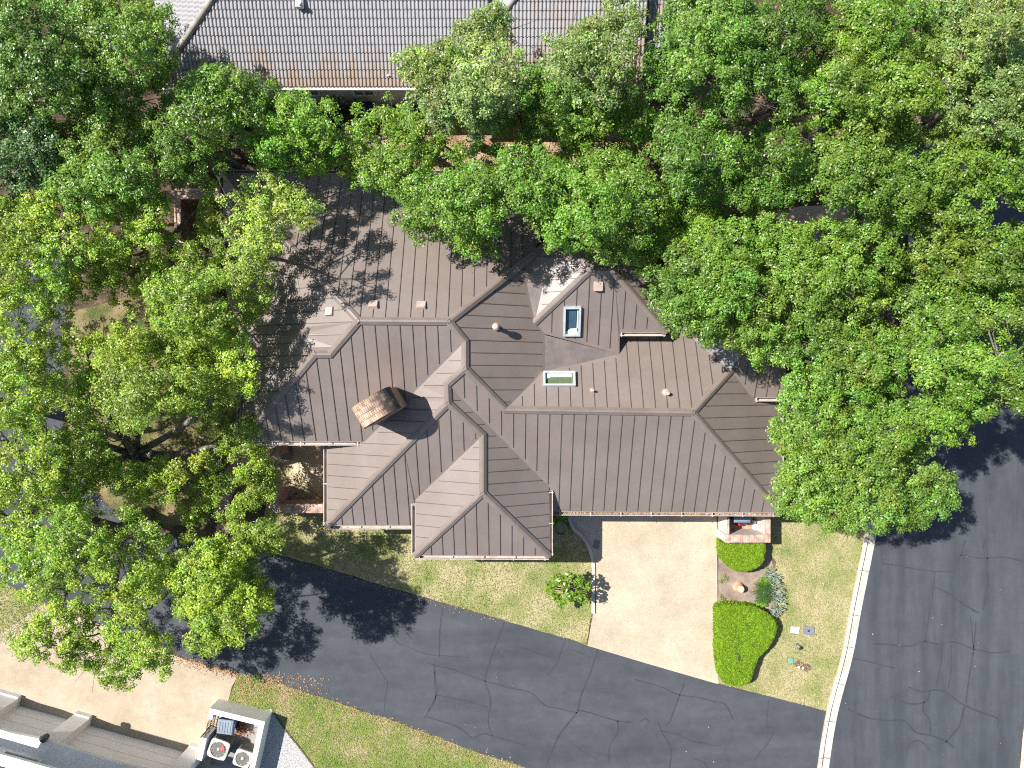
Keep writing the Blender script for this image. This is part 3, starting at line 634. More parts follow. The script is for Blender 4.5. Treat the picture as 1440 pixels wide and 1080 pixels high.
# west hip face, tiles seen side-on: courses run up to the east
k = 0
for r in range(24):
    d0 = r * .268; d1 = d0 + .3; ya = EY + d0 + .12
    m.add([(x0 + d0, ya, 2.78 + d0 * SL), (x0 + d0, EY + 13.4 - d0, 2.78 + d0 * SL), (x0 + d1, EY + 13.4 - d0, 2.755 + d1 * SL), (x0 + d1, ya + .15, 2.755 + d1 * SL)], [(3, 2, 1, 0)])
    for q in range(max(0, int((13 - 2 * d0) / .17))):
        y = ya + .05 + q * .17
        m.add([(x0 + d0, y, 2.79 + d0 * SL), (x0 + d1, y, 2.765 + d1 * SL), (x0 + d1, y + .06, 2.805 + d1 * SL), (x0 + d0, y + .06, 2.83 + d0 * SL), (x0 + d0, y + .13, 2.83 + d0 * SL), (x0 + d1, y + .13, 2.805 + d1 * SL), (x0 + d1, y + .17, 2.765 + d1 * SL), (x0 + d0, y + .17, 2.79 + d0 * SL)], [(0, 1, 2, 3), (3, 2, 5, 4), (4, 5, 6, 7)])
# wing west face
for r in range(14):
    d0 = r * .268; d1 = d0 + .3; ya = EY2 + d0
    m.add([(xw0 + d0, ya, 2.82 + d0 * SL), (xw0 + d0, EY2 + 8.5 - d0, 2.82 + d0 * SL), (xw0 + d1, EY2 + 8.5 - d0, 2.795 + d1 * SL), (xw0 + d1, ya + .25, 2.795 + d1 * SL)], [(3, 2, 1, 0)])
ro = build('roof', m, M['tile'], th)
m = MB(); m.add([(x0 + .3, EY + .3, 2.6), (x1 - 1.6, EY + .3, 2.6), (x1 - 1.6, EY + 12, 2.6), (x0 + .3, EY + 12, 2.6)], [(0, 3, 2, 1)]); build('soffit', m, M['stucco_beige'], th)
for (ax, ay) in ((x0, EY), (xw0, EY2)):
    m = MB(); L_ = 5.2
    for i in range(17):
        t = i * .3; a = Vector((ax + t, ay + t, 2.8 + t * SL)); b = a + Vector((.36, .36, .36 * SL - .0)); m.tube([a, b], [.125, .105], 10)
    build('hip_cap', m, flat('hip_tile', (.3, .28, .25), .8) if ax == x0 else M['tile'], th)
m = MB(); z = 2.73; m.frame_box((x0, EY - .1, z - .14), (xr - x0, 0, 0), (0, .1, 0), (0, 0, .13)); m.frame_box((x0, EY - .12, z - .03), (xr - x0, 0, 0), (0, .018, 0), (0, 0, .05)); build('gutter', m, M['stucco'], th)
m = MB(); m.frame_box((x0 + .5, EY + .38, 0), (x1 - x0 - 2.4, 0, 0), (0, .25, 0), (0, 0, 2.62)); m.frame_box((x0 + .5, EY + .63, 0), (.25, 0, 0), (0, 10, 0), (0, 0, 2.62)); build('wall', m, M['stucco_beige'], th)
for px in (408, 488.5):
    bx = P(px, 132, 2.3).x; w, h = .9, 1.25; zz = 1.1; y = EY + .36
    m = MB(); m.frame_box((bx, y - .05, zz), (w, 0, 0), (0, .06, 0), (0, 0, .08)); m.frame_box((bx, y - .05, zz + h), (w, 0, 0), (0, .06, 0), (0, 0, .08))
    for q in (0, w / 2 - .02, w - .07): m.frame_box((bx + q, y - .05, zz + .08), (.07 if q != w / 2 - .02 else .04, 0, 0), (0, .06, 0), (0, 0, h - .08))
    m.frame_box((bx + .07, y - .045, zz + h * .5), (w - .14, 0, 0), (0, .05, 0), (0, 0, .035))
    for q in (.27, .76): m.frame_box((bx + .07, y - .04, zz + h * q), (w - .14, 0, 0), (0, .045, 0), (0, 0, .022))
    wn = build('window', m, M['stucco'], th); m = MB(); m.frame_box((bx + .06, y - .01, zz + .05), (w - .12, 0, 0), (0, .015, 0), (0, 0, h)); build('pane', m, M['glass'], wn)
for px, py, s_ in ((421, 4, .28), (546, 107, .12)):
    hz = 2.75 + SL * ((540 - py) * K * .88 - EY) + .1; p = P(px, py, hz); m = MB()
    m.rbox((p.x, p.y, p.z), (s_, s_ * 1.2, .2), 0, .05); m.tube([(p.x, p.y, p.z), (p.x + s_ * .3, p.y - s_ * .4, p.z + .16)], [s_ * .25, s_ * .25], 10)
    build('roof_vent', m, M['white'], th)

# ------------------------------------------------------------------ white stucco house (south-west corner)
O = P(28, 990, 0); tl = math.atan2(-(1057 - 990), 266 - 28)
tu = Vector((math.cos(tl), math.sin(tl), 0)); nu = Vector((-tu.y, tu.x, 0)); zz = Vector((0, 0, 1))
def fb(m, u0, u1, v0, v1, z0, z1, mi=0): m.frame_box(O + tu * u0 + nu * v0 + zz * z0, tu * (u1 - u0), nu * (v1 - v0), zz * (z1 - z0), mi)
sh = thing('stucco_house', 'white stucco house with two beige garage doors and lantern lit pilasters', 'house', O - nu * 3)
m = MB()
D1 = (0, 2.42); P2 = (2.42, 3.1); D2 = (3.1, 7.4); P3 = (7.4, 8.05)
for a, b in ((-.95, 0), P2, P3): fb(m, a, b, -.15, .34, 0, 2.3)
fb(m, -8, 8.05, -.62, -.15, 2.3, 4.05)                                     # upper wall
fb(m, -8, 8.05, -3, -.62, 0, 4.0)
fb(m, -8, -.95, -.15, .0, 0, 2.3)
build('wall', m, M['stucco'], sh)
m = MB()                                                                   # gently arched ledge over the doors
K2 = 40; us = [-8 + 16.1 * i / K2 for i in range(K2 + 1)]
def sag(u):
    for a, b in (D1, D2):
        if a <= u <= b: return .10 * math.sin(math.pi * (u - a) / (b - a))
    return 0
T_ = []
for u in us:
    e = .43 - sag(u) * .9
    T_ += [O + tu * u + nu * (-.16) + zz * 2.3, O + tu * u + nu * e + zz * 2.3, O + tu * u + nu * e + zz * 2.44, O + tu * u + nu * (-.16) + zz * 2.56]
m.add(T_, [(i * 4 + k, i * 4 + (k + 1) % 4, i * 4 + 4 + (k + 1) % 4, i * 4 + 4 + k) for i in range(K2) for k in range(4)] + [(0, 3, 2, 1), (K2 * 4, K2 * 4 + 1, K2 * 4 + 2, K2 * 4 + 3)])
build('ledge', m, M['stucco'], sh)
for a, b in (D1, D2):
    m = MB()
    for i in range(4): fb(m, a, b, -.1, -.06, .02 + i * .57, .57 + i * .57)
    fb(m, a, b, -.15, -.105, 0, 2.3); build('garage_door', m, M['door'], sh)
for a, b in ((-.95, 0), P2, P3):
    m = MB(); fb(m, a + .02, b - .02, .34, .4, 0, .25); build('plinth', m, M['stucco'], sh)
# clerestory window in the upper wall
m = MB(); c0 = 1.45
fb(m, c0, c0 + 1.5, -.15, -.09, 2.78, 2.86); fb(m, c0, c0 + 1.5, -.15, -.09, 3.72, 3.8)
fb(m, c0, c0 + .1, -.15, -.09, 2.86, 3.72); fb(m, c0 + 1.4, c0 + 1.5, -.15, -.09, 2.86, 3.72); fb(m, c0 + .1, c0 + 1.4, -.14, -.11, 3.25, 3.29)
wn = build('window', m, M['stucco'], sh); m = MB(); fb(m, c0 + .1, c0 + 1.4, -.145, -.135, 2.86, 3.72); build('pane', m, flat('drawn_blind', (.3, .26, .21), .5), wn)
m = MB(); fb(m, -8, 1.3, .1, .2, 3.93, 4.05); fb(m, -8, 1.3, -.6, .1, 4.0, 4.05); fb(m, 1.3, 8.2, .46, .56, 3.93, 4.05); fb(m, 1.3, 8.2, -.6, .46, 4.0, 4.05); build('eave', m, M['white'], sh)  # right-hand eave runs deeper, shaped to keep the ledge in shade
m = MB()
for i in range(90):
    u = -7.9 + i * .18
    if u > 8: break
    for r in range(9):
        q = r * .36
        m.tube([O + tu * u + nu * (.13 - q) + zz * (4.12 + q * .4), O + tu * u + nu * (.13 - q - .38) + zz * (4.10 + (q + .38) * .4)], [.088, .075], 8)
fb(m, -8, 8.1, -3, .1, 4.055, 4.07)
build('roof', m, M['tile'], sh)
for u in ((P2[0] + P2[1]) / 2 - .15, (P3[0] + P3[1]) / 2 + .1):                 # wall lanterns
    c = O + tu * u + nu * .52 + zz * 2.3; m = MB()
    m.lathe((c.x, c.y, 2.25), [(.05, 0), (.11, .05), (.13, .3), (.15, .32), (.05, .42), (.02, .47)], 8, smooth=False); m.tube([c + zz * .1, O + tu * u + nu * .36 + zz * 2.3], [.02, .02], 6)
    ln = build('lantern', m, M['black'], sh); m = MB(); m.lathe((c.x, c.y, 2.31), [(.1, 0), (.122, .22)], 8, smooth=False); build('pane', m, M['glass'], ln)

# ------------------------------------------------------------------ service yard wall, condensers, bin
m = MB(); hw = .9
TLo, TRo, BRo = P(295, 996, hw), P(372.5, 1015, hw), P(352, 1108, hw)
ex = (TRo - TLo).normalized(); ey = (BRo - TRo).normalized()
def wseg(m, a, d, L, n, t, h, mi=0): m.frame_box(Vector((a.x, a.y, 0)), d * L, n * t, zz * h, mi)
wseg(m, TLo, ex, (TRo - TLo).length, ey, .21, hw)
wseg(m, TRo + ey * .21, ey, (BRo - TRo).length - .21, -ex, .21, hw)
wseg(m, TLo + ey * .21, ey, .22, ex, .19, hw)
LO = P(283.5, 1037, hw); wseg(m, LO, ey, .95, ex, .21, hw)
wy = build('yard_wall', m, M['stucco'], None, TLo * 1); tag(wy, 'low white stucco wall boxing in the two air conditioners', 'wall')
m = MB(); pad = [TLo + ex * .2 + ey * .2, TRo - ex * .2 + ey * .2, BRo - ex * .2, BRo - ex * 2.1]
m.add([(p.x, p.y, .016) for p in pad], [(3, 2, 1, 0)]); tag(build('yard_paving', m, noise_mat('yard_slab', [(.2, .19, .18), (.3, .28, .26)], scale=2, rough=.9, fine=30, fine_amt=.15)), kind='structure')
m = MB(); a = TLo + ey * .55 + ex * .06
for i in range(7):
    c = a + ey * (.0 + i * .105); m.tube([Vector((c.x, c.y, .05)), Vector((c.x, c.y, .95))], [.012, .012], 6)
for z_ in (.12, .55, .92): m.tube([Vector((a.x, a.y, z_)), Vector((a.x, a.y, z_)) + ey * .66], [.016, .016], 6)
q = LO - ey * .06; m.tube([Vector((q.x, q.y, 0)), Vector((q.x, q.y, 1.0))], [.028, .028], 8)
gt = build('yard_gate', m, M['iron'], None, a); tag(gt, 'thin rusty iron bar gate at the service yard opening', 'gate')
def condenser(px, py, top, w, label, red):
    c = P(px, py, top); rz = math.atan2(ex.y, ex.x) - R(6)
    t = thing('air_conditioner', label, 'air conditioner', (c.x, c.y, 0), 'condensers in the service yard')
    m = MB(); m.rbox((c.x, c.y, top / 2), (w * .92, w * .92, top - .04), rz, .02)
    mm = Matrix.Rotation(rz, 3, 'Z')
    for i in range(14):
        for sx, sy in ((1, 0), (-1, 0), (0, 1), (0, -1)):
            m.box(Vector((c.x, c.y, .08 + i * (top - .16) / 14)) + mm @ Vector((sx * w * .465, sy * w * .465, 0)), (w * .85 if sy else .02, w * .85 if sx else .02, .018), rz)
    build('casing', m, M['ac_side'], t)
    m = MB(); r_ = w * .41; n_ = 32; hw_ = w / 2; ringi = []; ringo = []              # square lid, rounded corners, round fan opening
    for i in range(n_):
        th_ = 2 * math.pi * i / n_; cx, sx = math.cos(th_), math.sin(th_); e_ = 7.0
        ro = hw_ / (abs(cx) ** e_ + abs(sx) ** e_) ** (1 / e_)
        ringo.append(Vector((c.x, c.y, 0)) + mm @ Vector((cx * ro, sx * ro, 0))); ringi.append(Vector((c.x, c.y, 0)) + mm @ Vector((cx * r_, sx * r_, 0)))
    V_ = [p + zz * (top - .07) for p in ringo] + [p + zz * top for p in ringo] + [p + zz * (top + .012) for p in ringi] + [p + zz * (top - .1) for p in ringi]
    m.add(V_, [(k * n_ + i, k * n_ + (i + 1) % n_, (k + 1) * n_ + (i + 1) % n_, (k + 1) * n_ + i) for k in range(3) for i in range(n_)])
    m.add([p + zz * (top - .1) for p in ringi], [list(range(n_))], 1)
    build('lid', m, [M['ac'], M['dark']], t)
    m = MB(); f = Vector((c.x, c.y, top - .03)); m.lathe((f.x, f.y, top - .07), [(.075, 0), (.07, .07), (.03, .085)], 14)
    for i in range(5):
        th_ = i * 2 * math.pi / 5 + .6 + px; d = Vector((math.cos(th_), math.sin(th_), 0)); e = Vector((-d.y, d.x, 0))
        m.add([f + d * .05 - e * .02, f + d * (r_ - .03) - e * .13 + zz * .015, f + d * (r_ - .03) + e * .07 - zz * .02, f + d * .05 + e * .03], [(0, 1, 2, 3)])
    build('fan', m, M['fan'], t)
    m = MB()
    for rr in (.3, .55, .8, 1.0): m.tube([Vector((c.x + r_ * rr * math.cos(q * math.pi / 12), c.y + r_ * rr * math.sin(q * math.pi / 12), top + .008)) for q in range(25)], [.003] * 25, 4)
    for i in range(12): th_ = i * math.pi / 6; m.tube([Vector((c.x, c.y, top + .01)), Vector((c.x + r_ * math.cos(th_), c.y + r_ * math.sin(th_), top + .01))], [.003] * 2, 4)
    build('guard', m, M['black'], t)
    if red:
        m = MB(); dd = mm @ Vector((.14, .1, 0)); m.lathe((c.x + dd.x, c.y + dd.y, top + .006), [(.1, 0), (.1, .012)], 16); build('label_plate', m, flat('faded_red', (.35, .09, .08), .6), t)
condenser(307, 1054, .8, .80, 'larger air conditioner with a faded red plate, near the white gate post', True)
condenser(341, 1067, .7, .70, 'smaller air conditioner against the long side of the white yard wall', False)
def wheelie(c, rz, w, d, h, body, lid, label, name='wheeled_bin', group=None):
    t = thing(name, label, 'bin', (c.x, c.y, 0), group); mm = Matrix.Rotation(rz, 3, 'Z')
    at = lambda x, y, z: Vector((c.x, c.y, z)) + mm @ Vector((x, y, 0))
    m = MB(); lo = [at(sx * w * .4, sy * d * .4, .06) for sx, sy in ((-1, -1), (1, -1), (1, 1), (-1, 1))]; hi = [at(sx * w / 2, sy * d / 2, h) for sx, sy in ((-1, -1), (1, -1), (1, 1), (-1, 1))]
    m.add(lo + hi, [(3, 2, 1, 0), (4, 5, 6, 7)] + [(i, (i + 1) % 4, 4 + (i + 1) % 4, 4 + i) for i in range(4)])
    m.frame_box(at(-w / 2 - .02, -d / 2 - .02, h - .05), mm @ Vector((w + .04, 0, 0)), mm @ Vector((0, d + .04, 0)), zz * .04); build('body', m, body, t)
    m = MB(); m.rbox(at(0, .01, h + .03), (w + .05, d + .03, .06), rz, .035)
    for i in range(5): m.rbox(at(0, -d * .36 + i * d * .18, h + .068), (w * .8, d * .06, .02), rz, .008)
    build('lid', m, lid, t)
    m = MB(); m.tube([at(-w / 2, d / 2 + .06, h - .03), at(w / 2, d / 2 + .06, h - .03)], [.02, .02], 8)
    for sx in (-1, 1): m.tube([at(sx * w * .45, d / 2, h - .03), at(sx * w * .45, d / 2 + .06, h - .03)], [.018, .018], 6)
    build('handle', m, body, t)
    for sx in (-1, 1):
        m = MB(); a = at(sx * w * .42, d * .4, .12); m.tube([a - mm @ Vector((.03, 0, 0)), a + mm @ Vector((.03, 0, 0))], [.12, .12], 16); build('wheel', m, M['black'], t)
wheelie(P(317, 1022, .75), math.atan2(ex.y, ex.x) - R(84), .55, .62, .75, M['bin_blue'], M['bin_lid'], 'blue wheeled bin with a ribbed grey lid inside the white yard wall', group=None)
wheelie(P(514, 158, 1.0), 0.1, .6, .75, 1.0, M['bin_navy'], M['bin_navy'], 'dark navy wheeled bin below the window of the tile roof house')
# ------------------------------------------------------------------ brick bin enclosure by the drive
m = MB(); hw = 1.25
def wall_px(m, px0, py0, px1, py1, h, top=1):
    a = P(px0, py0, h); b = P(px1, py1, h); m.prism([(a.x, a.y), (b.x, a.y), (b.x, b.y), (a.x, b.y)], 0, h, 0, top)
wall_px(m, 1020, 752, 1083.5, 763, hw); wall_px(m, 1075.5, 718, 1083.5, 751.8, hw); wall_px(m, 1022, 722, 1025.5, 751.8, hw)
o = build('brick_enclosure', m, [M['limestone'], M['coping']], None, P(1050, 745)); tag(o, 'low brick bin enclosure at the garage corner beside the driveway', 'wall')
m = MB(); a = P(1024, 722); b = P(1078, 754); m.add([(a.x, a.y, .02), (b.x, a.y, .02), (b.x, b.y, .02), (a.x, b.y, .02)], [(3, 2, 1, 0)]); tag(build('yard_paving', m, M['paver']), kind='structure')
wheelie(P(1043.5, 727.5, 1.0), 0, .62, .42, 1.0, flat('bin_dark_blue', (.015, .05, .14), .4), flat('bin_slate', (.16, .2, .26), .4), 'dark blue bin with a slate lid in the brick enclosure', group=None)
c = P(1041, 738, .5); t = thing('fuel_can', 'small red container behind the bin in the brick enclosure', 'container', (c.x, c.y, 0)); m = MB(); m.rbox((c.x, c.y, .2), (.2, .14, .4), .2, .05); build('body', m, M['red'], t)
m = MB(); m.tube([(c.x - .05, c.y, .38), (c.x - .05, c.y, .46), (c.x + .06, c.y, .46), (c.x + .06, c.y, .38)], [.014] * 4, 6); build('handle', m, M['red'], t)
c = P(1065.5, 741, .3)
m = MB()
for i in range(3): m.rbox((c.x + random.uniform(-.02, .02), c.y, .06 + i * .09), (.26, .5, .08), random.uniform(-.1, .1), .01)
o = build('block_stack', m, M['white'], None, (c.x, c.y, 0)); tag(o, 'small stack of white blocks inside the brick enclosure', 'blocks')
# courtyard walls
m = MB(); wall_px(m, 378, 709, 462, 721.5, 1.5); wall_px(m, 384, 690, 392, 708.8, 1.5); wall_px(m, 358, 628, 391, 641, 1.5)
o = build('courtyard_wall', m, [M['brick'], M['coping']], None, P(420, 715)); tag(o, 'brick courtyard wall closing the tan patio beside the roof corner', 'wall')
m = MB(); c0 = P(397, 646); c1 = P(412, 624); m.prism([(c0.x, c0.y), (c1.x, c0.y), (c1.x, c1.y), (c0.x, c1.y)], 0, .14); tag(build('stone_step', m, M['slab'], None, c0), 'grey stone step at the edge of the tan patio', 'step')
m = MB(); wall_px(m, 230, 268, 312, 280, 1.6); wall_px(m, 245, 280.2, 254, 335, 1.6)
o = build('courtyard_wall', m, [M['brick'], M['coping']], None, P(270, 275)); tag(o, 'brick garden wall off the shaded corner of the brown roof', 'wall')
m = MB(); c = P(236, 492, 1.3); m.prism([(c.x - .22, c.y - .22), (c.x + .22, c.y - .22), (c.x + .22, c.y + .22), (c.x - .22, c.y + .22)], 0, 1.2); pl = build('brick_pillar', m, M['brick'], None, (c.x, c.y, 0)); tag(pl, 'lone brick pillar with grey cap under the yellow green oak', 'pillar')
m = MB(); m.rbox((c.x, c.y, 1.25), (.52, .52, .1), 0, .03); build('cap', m, M['slab'], pl)
m = MB(); wall_px(m, 1110, 322, 1277, 329, 1.3); o = build('boundary_wall', m, [M['limestone'], M['limestone']], None, P(1190, 325)); tag(o, 'pale boundary wall running under the oaks near the street', 'wall')

# ------------------------------------------------------------------ hedges
def hedge(name, px, h, label, k, tone):
    poly = [P(x, y, h * .85) for x, y in px]; w = [(p.x, p.y) for p in spline([Vector(p) for p in poly + poly[:1]], 6)[:-1]]
    cx = sum(a for a, _ in w) / len(w); cy = sum(b for _, b in w) / len(w)
    t = thing(name, label, 'hedge', (cx, cy, 0), 'clipped hedges in the flower bed')
    m = MB(); n = len(w); rings = []
    for sc, z in ((.86, 0), (.93, h * .25), (.95, h * .6), (.9, h * .86), (.75, h * .95), (.4, h * .985)): rings.append([Vector((cx + (a - cx) * sc, cy + (b - cy) * sc, z)) for a, b in w])
    m.add(sum(rings, []), [(r * n + i, r * n + (i + 1) % n, (r + 1) * n + (i + 1) % n, (r + 1) * n + i) for r in range(5) for i in range(n)] + [[5 * n + i for i in range(n)]])
    a2 = sum(w[i][0] * w[(i + 1) % n][1] - w[(i + 1) % n][0] * w[i][1] for i in range(n))
    if a2 < 0: m.f = [list(f)[::-1] for f in m.f]
    build('stem_core', m, M['hedge_core'], t)
    xs = [a for a, _ in w]; ys = [b for _, b in w]
    x = rng.uniform(min(xs), max(xs), k * 3); y = rng.uniform(min(ys), max(ys), k * 3); ok = inside(w, x, y); x, y = x[ok][:k], y[ok][:k]
    d = edge_dist(w, x, y); rr = .2; e = np.clip(d / rr, 0, 1); z = h - rr * (1 - np.sqrt(1 - (1 - e) ** 2)) + .045 * (vnoise(x, y, 3.2, 3) - .5) + .05 * (vnoise(x, y, 11, 5) - .5) + rng.normal(0, .012, len(x))
    # side leaves
    k2 = k // 2; i = rng.integers(0, n, k2); f = rng.random(k2); wa = np.array(w); A = wa[i]; B = wa[(i + 1) % n]; q = A + (B - A) * f[:, None]; zz_ = rng.uniform(.05, h - .12, k2)
    tng = (B - A) / (np.linalg.norm(B - A, axis=1, keepdims=True) + 1e-9); on = np.c_[tng[:, 1], -tng[:, 0]] * (1 if a2 > 0 else -1)
    q = q + on * rng.normal(0, .02, k2)[:, None] - on * .02
    c = np.r_[np.c_[x, y, z], np.c_[q, zz_]]; nn = np.r_[np.tile((0, 0, 1.0), (len(x), 1)), np.c_[on, np.full(k2, .3)]]
    nn = nn + rng.normal(size=nn.shape) * .55; kk = len(c)
    cc = np.array(tone) * rng.uniform(.55, 1.4, (kk, 1)) * (1 + .35 * (vnoise(c[:, 0], c[:, 1], 9, 8) - .5))[:, None]
    leaf_mesh('foliage', c, nn, rng.uniform(.045, .085, kk), rng.uniform(.02, .04, kk), cc, M['hedge_leaf'], t)
TH = (.17, .285, .012)
hedge('clipped_hedge', [(1014, 763), (1040, 762), (1073, 762), (1076, 778), (1070, 794), (1052, 803), (1036, 803), (1021, 793), (1014, 779)], .85, 'half round clipped hedge against the brick enclosure', 16000, TH)
hedge('clipped_hedge', [(1008, 862), (1012, 853), (1035, 851), (1062, 854), (1084, 866), (1093, 881), (1088, 898), (1080, 912), (1067, 925), (1060, 945), (1053, 960), (1034, 965), (1016, 957), (1009, 930), (1008, 895)], .75, 'big kidney shaped clipped hedge at the driveway mouth', 34000, TH)

# ------------------------------------------------------------------ bed plants, pots, lids
c = P(1041, 828, .35); t = thing('terracotta_pot', 'upturned terracotta pot standing in the bare bed', 'pot', (c.x, c.y, 0)); m = MB()
m.lathe((c.x, c.y, 0), [(.215, 0), (.225, .02), (.225, .09), (.195, .1), (.15, .4), (.145, .42)], 28); build('pot_body', m, M['terracotta'], t)
m = MB(); m.lathe((c.x, c.y, .42), [(.13, 0), (.13, .004)], 24); build('pot_base', m, flat('pale_clay', (.62, .4, .3), .8), t)
def fronds(mb_cols, c, n, L, droop, w, z0, tone, leafl=.16, up=.5):
    C, Nn, Ln, Wd, Cl, Sp = mb_cols
    for i in range(n):
        th = 2 * math.pi * i / n + random.uniform(-.12, .12); l = L * random.uniform(.8, 1.1); el = random.uniform(.1, up)
        for j in range(22):
            s_ = (j + 1) / 22; x = l * s_; z = z0 + el * x - droop * x * x
            p = np.array((c.x + x * math.cos(th), c.y + x * math.sin(th), z))
            for sd in (-1, 1):
                sp = np.array((-math.sin(th), math.cos(th), 0)) * sd + .7 * np.array((math.cos(th), math.sin(th), 0))
                ll = leafl * math.sin(math.pi * min(1, .12 + s_ * .86)) ** .6
                C.append(p + sp * ll / 2); Nn.append((random.gauss(0, .15), random.gauss(0, .15), 1)); Ln.append(ll); Wd.append(w); Sp.append(np.cross((0, 0, 1), sp)); Cl.append(np.array(tone) * random.uniform(.7, 1.35))
def mk(name, A, mat, parent):
    C, Nn, Ln, Wd, Cl, Sp = A
    return leaf_mesh(name, np.array(C, float), np.array(Nn, float), np.array(Ln), np.array(Wd), np.array(Cl), mat, parent, spin=np.cross(np.array(Sp), np.array(Nn)) * 0 + np.cross(np.array(Nn), np.cross(np.array(Sp), np.array(Nn))) )
c = P(1073, 833, .4); t = thing('sago_palm', 'sago palm with a dark green fan of fronds in the bed', 'palm', (c.x, c.y, 0)); A = ([], [], [], [], [], [])
fronds(A, c, 26, .52, .55, .018, .42, (.045, .10, .02), .085); fronds(A, c + Vector((.05, .36, 0)), 9, .36, .5, .04, .3, (.13, .26, .02), .1); fronds(A, c + Vector((-.02, -.4, 0)), 8, .3, .5, .04, .25, (.13, .26, .02), .09); mk('foliage', A, M['hedge_leaf'], t)
m = MB(); m.lathe((c.x, c.y, 0), [(.09, 0), (.1, .25), (.06, .38)], 12); build('stem', m, flat('sago_stem', (.3, .22, .13), .9), t)
A = ([], [], [], [], [], []); c0 = P(1086, 834); t = thing('silver_shrub', 'silvery blue leaved plants spilling beside the sago palm', 'plant', (c0.x, c0.y, 0))
for px, py in [(1078, 808), (1084, 806), (1090, 811), (1092, 820), (1096, 829), (1098, 839), (1098, 848), (1096, 857), (1091, 864), (1084, 862), (1088, 853), (1088, 842), (1086, 826), (1082, 815), (1080, 868), (1090, 834)]:
    q = P(px + random.uniform(-1, 1), py + random.uniform(-1, 1), .25)
    for i in range(34):
        th = random.uniform(0, 6.28); el = random.uniform(.2, 1.2); L_ = random.uniform(.11, .2); d = np.array((math.cos(th) * math.cos(el), math.sin(th) * math.cos(el), math.sin(el))); p0 = np.array(q) + np.array((random.gauss(0, .06), random.gauss(0, .06), random.uniform(-.1, .1)))
        nn = np.cross(d, (-math.sin(th), math.cos(th), 0)); nn = nn if nn[2] > 0 else -nn
        A[0].append(p0 + d * L_ * .5); A[1].append(nn); A[2].append(L_); A[3].append(random.uniform(.03, .05)); A[4].append(np.array((.30, .36, .31)) * random.uniform(.5, 1.25)); A[5].append(np.cross(nn, d))
def mk2(name, A, mat, parent):
    C, Nn, Ln, Wd, Cl, Sp = A; Nn = np.array(Nn, float)
    return leaf_mesh(name, np.array(C, float), Nn, np.array(Ln), np.array(Wd), np.array(Cl), mat, parent, spin=-np.array(Sp))
mk2('foliage', A, M['hedge_leaf'], t)
def leafball(name, label, cat, centre, blobs, leaf, wid, tone, per, stems=True, extra=None):
    t = thing(name, label, cat, (centre.x, centre.y, 0)); C = []; Nn = []
    for (p, r) in blobs:
        n = int(per * r * r); d = rng.normal(size=(n, 3)); d /= np.linalg.norm(d, axis=1, keepdims=True); d[:, 2] = np.abs(d[:, 2]) * .8 + .05
        C.append(np.array(p) + d * r * rng.uniform(.45, 1.0, (n, 1))); Nn.append(d * .6 + np.array((0, 0, .6)) + rng.normal(size=(n, 3)) * .45)
    C = np.concatenate(C); Nn = np.concatenate(Nn); k = len(C)
    leaf_mesh('foliage', C, Nn, rng.uniform(.75, 1.2, k) * leaf, rng.uniform(.8, 1.2, k) * wid, np.array(tone) * rng.uniform(.6, 1.4, (k, 1)), M['leaf'], t)
    if stems:
        m = MB()
        for (p, r) in blobs: m.tube([Vector((centre.x + random.gauss(0, .05), centre.y + random.gauss(0, .05), 0)), Vector(p).lerp(Vector((centre.x, centre.y, p[2] * .4)), .5), Vector(p)], [.035, .025, .012], 6)
        build('stem', m, M['bark'], t)
    return t
b_ = [(P(px, py, h), r) for px, py, h, r in [(775, 828, 1.1, .28), (785, 815, 1.2, .3), (800, 812, 1.25, .25), (815, 817, 1.3, .27), (826, 824, 1.2, .2), (783, 838, 1.1, .22), (800, 838, 1.35, .3), (814, 836, 1.4, .27), (822, 843, 1.2, .2), (790, 848, 1.0, .22), (796, 826, 1.45, .2), (772, 822, 1.0, .16)]]
leafball('young_tree', 'small bushy young tree on the lawn beside the driveway', 'tree', P(800, 827, 0), b_, .19, .095, (.15, .25, .025), 900)
c = P(786, 738, .4); t = leafball('potted_plant', 'potted leafy plant in the shade between tower and garage', 'plant', c, [(P(783, 730, .6), .28), (P(790, 729, .7), .25), (P(778, 732, .5), .22)], .2, .09, (.1, .2, .025), 420)
m = MB(); q = P(788, 743, .2); m.lathe((q.x, q.y, 0), [(.2, 0), (.26, .4), (.28, .42), (.24, .42), (.23, .3)], 24); build('pot', m, flat('olive_pot', (.25, .25, .14), .6), t)
for px, py, h, r, lab in [(1020, 812, .12, .2, 'low yellow green plant by the half round hedge'), (1014, 818, .1, .15, 'small ground plant tuft at the driveway edge of the bed'), (1016, 843, .12, .2, 'low green plant between the pot and the big hedge'), (1031, 847, .14, .13, 'tiny bright green mound beside the big hedge'), (1082, 803, .12, .16, 'low lime plant between the hedge and silver leaves')]:
    c = P(px, py, h); leafball('ground_plant', lab, 'plant', c, [((c.x + random.gauss(0, r * .4), c.y + random.gauss(0, r * .4), h * .3), r * random.uniform(.4, .7)) for _ in range(6)], .06, .03, (.2, .27, .04), 900, False)
for px, py, lab in [(466, 150, 'dark green bush against the shaded stucco wall'), (440, 162, 'rounded dark bush in the shade of the tile roof')]:
    c = P(px, py, .8); leafball('shrub', lab, 'shrub', c, [((c.x + random.gauss(0, .25), c.y + random.gauss(0, .2), random.uniform(.5, 1.0)), .4) for _ in range(7)], .1, .05, (.06, .12, .025), 500)
c = P(455, 705, 1.0); leafball('dry_shrub', 'rusty brown dry shrub on the tan patio under the eave', 'shrub', c, [((c.x + random.gauss(0, .1), c.y + random.uniform(-.3, .5), random.uniform(.4, 1.0)), .25) for _ in range(8)], .07, .03, (.24, .12, .05), 420)
